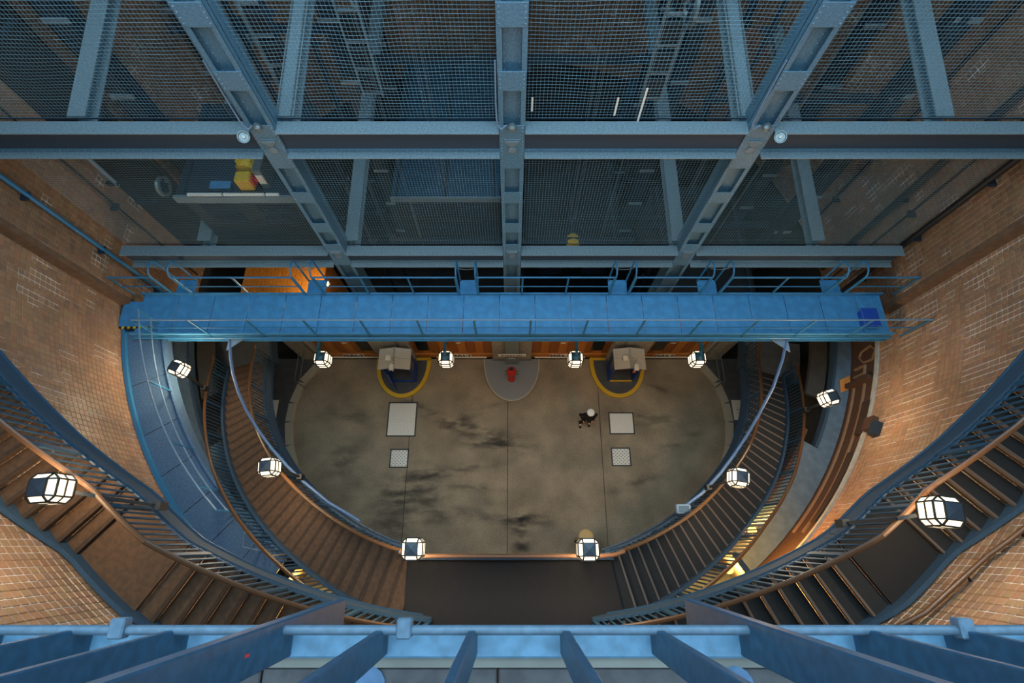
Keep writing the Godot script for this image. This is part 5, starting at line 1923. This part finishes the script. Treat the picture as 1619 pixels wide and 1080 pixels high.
func person(label: String, at: Vector3, turn: float, coat: Color, legs: Color, hat_m: Material, stride: float, elbows: float, wide_hat: float) -> void:
	# own axes: +z is the way the person faces, feet on y = 0
	var t := Node3D.new()
	t.name = numbered("person")
	add_child(t, true)
	t.position = at
	t.rotation.y = turn
	tag(t, label, "person")
	var skin := Color(0.72, 0.52, 0.42)
	var hair := Color(0.10, 0.07, 0.05)
	var V := func(x: float, y: float, z: float) -> Vector3: return Vector3(x, y, z)
	var lz := stride
	var bones := [
		[V.call(0, 0.95, 0), V.call(0, 1.12, 0), 0.145, 0.135, coat], [V.call(0, 1.12, 0), V.call(0, 1.32, 0.0), 0.135, 0.145, coat],
		[V.call(-0.13, 1.38, 0), V.call(0.13, 1.38, 0), 0.085, 0.085, coat], [V.call(0, 1.40, -0.01), V.call(0, 1.52, 0.01), 0.06, 0.055, skin],
		# legs
		[V.call(-0.09, 0.92, 0), V.call(-0.14, 0.50, 0.04 + lz * 0.4), 0.095, 0.065, legs], [V.call(-0.14, 0.50, 0.04 + lz * 0.4), V.call(-0.19, 0.10, lz), 0.065, 0.045, legs],
		[V.call(0.09, 0.92, 0), V.call(0.13, 0.50, 0.05 - lz * 0.3), 0.095, 0.065, legs], [V.call(0.13, 0.50, 0.05 - lz * 0.3), V.call(0.16, 0.10, -lz * 0.6), 0.065, 0.045, legs]]
	for s in [-1.0, 1.0]:
		var sh := Vector3(s * 0.19, 1.39, 0)
		var el := Vector3(s * (0.24 + elbows), 1.12, -0.07)
		var wr := Vector3(s * 0.19, 0.93, 0.10)
		bones.append([sh, el, 0.058, 0.048, coat])
		bones.append([el, wr, 0.047, 0.038, coat])
	var b := MB.new()
	surface_net(bones, Vector3(-0.55, 0.02, -0.45), Vector3(0.55, 1.6, 0.45), 0.02, 0.05, b)
	# head: skull, jaw, nose, ears, hair mass
	var hd := [[V.call(0, 1.62, -0.01), V.call(0, 1.66, -0.01), 0.088, 0.088, skin], [V.call(0, 1.55, 0.03), V.call(0, 1.60, 0.03), 0.058, 0.066, skin], [V.call(0, 1.615, 0.085), V.call(0, 1.595, 0.102), 0.011, 0.014, skin], [V.call(-0.088, 1.61, 0), V.call(-0.09, 1.63, -0.01), 0.016, 0.018, skin], [V.call(0.088, 1.61, 0), V.call(0.09, 1.63, -0.01), 0.016, 0.018, skin],
		[V.call(0, 1.50, 0.0), V.call(0, 1.56, 0.0), 0.055, 0.055, skin], [V.call(0, 1.66, -0.04), V.call(0, 1.70, -0.02), 0.085, 0.083, hair], [V.call(-0.02, 1.565, 0.088), V.call(0.02, 1.565, 0.088), 0.009, 0.009, Color(0.55, 0.3, 0.27)]]
	surface_net(hd, Vector3(-0.14, 1.46, -0.16), Vector3(0.14, 1.82, 0.14), 0.011, 0.018, b)
	# hands: palm, four fingers and a thumb, curled at the coat pockets
	for s in [-1.0, 1.0]:
		var w := Vector3(s * 0.19, 0.93, 0.10)
		var fd := Vector3(-s * 0.25, -0.85, 0.45).normalized()
		var sd := Vector3(0.0, 0.45, 0.85).normalized()
		var hb := [[w, w + fd * 0.08, 0.026, 0.03, skin]]
		for k in 4:
			var r := w + fd * 0.085 + sd * (k - 1.5) * 0.021
			var ln: float = [0.06, 0.075, 0.078, 0.068][k]
			var m := r + fd * ln * 0.55
			hb.append([r - fd * 0.03, m, 0.0095, 0.009, skin])
			hb.append([m, m + (fd + Vector3(-s * 0.8, 0, 0)).normalized() * ln * 0.5, 0.009, 0.008, skin])
		hb.append([w + fd * 0.03 + sd * 0.02, w + fd * 0.06 + sd * 0.055, 0.012, 0.009, skin])
		surface_net(hb, w - Vector3(0.12, 0.22, 0.12), w + Vector3(0.12, 0.08, 0.16), 0.006, 0.008, b)
	var body := MeshInstance3D.new()
	body.name = "body"
	body.mesh = b.mesh(M.clothes)
	t.add_child(body)
	var shoe := func(x: float, z: float) -> void:
		var sb := MB.new()
		surface_net([[V.call(x, 0.06, z - 0.05), V.call(x, 0.045, z + 0.16), 0.055, 0.042, Color(0.03, 0.03, 0.04)], [V.call(x, 0.10, z + 0.02), V.call(x, 0.085, z + 0.08), 0.03, 0.03, Color(0.8, 0.82, 0.85)]], Vector3(x - 0.1, -0.01, z - 0.15), Vector3(x + 0.1, 0.2, z + 0.26), 0.014, 0.02, sb)
		var o := MeshInstance3D.new()
		o.name = "shoe"
		o.mesh = sb.mesh(M.clothes)
		t.add_child(o, true)
	shoe.call(-0.19, lz)
	shoe.call(0.16, -lz * 0.6)
	var hb2 := MB.new()
	hb2.lathe(Vector3(0, 1.66, -0.005), [Vector2(0.09, 0), Vector2(0.115 * wide_hat, 0.03), Vector2(0.125 * wide_hat, 0.07), Vector2(0.10 * wide_hat, 0.11), Vector2(0.05, 0.13), Vector2(0, 0.132)], 18)
	var ho := MeshInstance3D.new()
	ho.name = "hat"
	ho.mesh = hb2.mesh(hat_m)
	t.add_child(ho)

# ------------------------------------------------------------------ gallery railing under the camera
func make_foreground() -> void:
	var t := thing("gallery_deck", "grey plank deck of the top gallery behind the near railing", "deck", Vector3(0, 18.2, 9.7))
	var b := MB.new()
	b.box(Vector3(-4.0, 18.18, 8.62), Vector3(4.0, 18.3, 10.2))
	obj("frame", b, M.stair_blue, t)
	b = MB.new()
	b.box(Vector3(-4.0, 18.335, 8.406), Vector3(4.0, 18.352, 8.43))
	obj("edge_strip", b, M.concrete, t)
	var x := -4.0
	var i := 0
	while x < 4.0:
		b = MB.new()
		b.cbox(Vector3(x + 0.003, 18.30, 8.432), Vector3(x + 0.657, 18.345, 10.2), 0.004)
		obj("plank", b, M.deck_board, t)
		x += 0.66
		i += 1
	var f := thing("edge_beam", "pale blue worn edge beam at the foot of the near railing", "edge beam", Vector3(0, 18.33, 8.37))
	b = MB.new()
	b.cbox(Vector3(-4.0, 18.33, 8.335), Vector3(4.0, 18.372, 8.405), 0.006)
	obj("beam", b, M.fascia_blue, f)
	for q in [[-0.4, "left"], [0.62, "right"]]:
		b = MB.new()
		b.lathe(Vector3(q[0], 18.346, 8.475), [Vector2(0.05, 0), Vector2(0.05, 0.006), Vector2(0.02, 0.012), Vector2(0, 0.012)], 16)
		tag(obj("bolt_plate", b, M.walk_blue), "round blue bolt plate on the plank deck, %s of the two" % q[1], "bolt plate", "bolt plates on the deck")
	var r := thing("near_railing", "blue flat bar railing at the bottom edge of the picture, seen from above", "railing", Vector3(0, 18.37, 8.34))
	b = MB.new()
	b.tube([Vector3(-4.0, 18.44, 8.325), Vector3(4.0, 18.44, 8.325)], 0.0125, 10)
	obj("foot_tube", b, M.foot_steel, r)
	b = MB.new()
	b.cbox(Vector3(-4.0, 19.5, 8.32), Vector3(4.0, 19.54, 8.40), 0.01)
	obj("top_rail", b, M.bars_blue, r)
	for q in [-1.69, -1.44, -1.19, -0.92, -0.358, -0.108, 0.146, 0.40, 0.97, 1.225, 1.48, 1.73]:
		b = MB.new()
		b.cbox(Vector3(q - 0.011, 18.36, 8.325), Vector3(q + 0.011, 19.52, 8.395), 0.003)
		obj("flat_bar", b, M.bars_blue, r)
	for q in [-0.632, 0.655]:
		b = MB.new()
		b.cbox(Vector3(q - 0.017, 17.9, 8.30), Vector3(q + 0.017, 19.52, 8.40), 0.004)
		obj("post", b, M.bars_blue, r)
	for q in [-1.06, -0.29, 1.22]:
		b = MB.new()
		b.cbox(Vector3(q - 0.02, 18.425, 8.295), Vector3(q + 0.02, 18.462, 8.345), 0.004)
		obj("tube_clamp", b, M.foot_steel, r)
	b = MB.new()
	b.box(Vector3(-0.616, 18.63, 8.345), Vector3(-0.6135, 18.65, 8.352))
	obj("red_mark", b, M.red, r)

# ------------------------------------------------------------------
func _ready() -> void:
	rng.seed = 11
	make_camera_and_light()
	make_materials()
	make_shell()
	make_lift_side()
	make_bridge()
	make_walkway()
	make_gallery()
	make_stairs()
	make_ground()
	make_lamps()
	person("person with a white cap and dark coat walking on the road below the footbridge", Vector3(2.9, 0, 3.72), 0.0, Color(0.03, 0.035, 0.05), Color(0.025, 0.03, 0.04), M.white, 0.03, 0.06, 1.15)
	person("person in beige with a broad beige hat, half hidden by the right landing lantern", Vector3(2.5, 0, 8.0), 0.4, Color(0.55, 0.45, 0.32), Color(0.12, 0.12, 0.13), M.straw, 0.1, 0.03, 2.1)
	make_foreground()
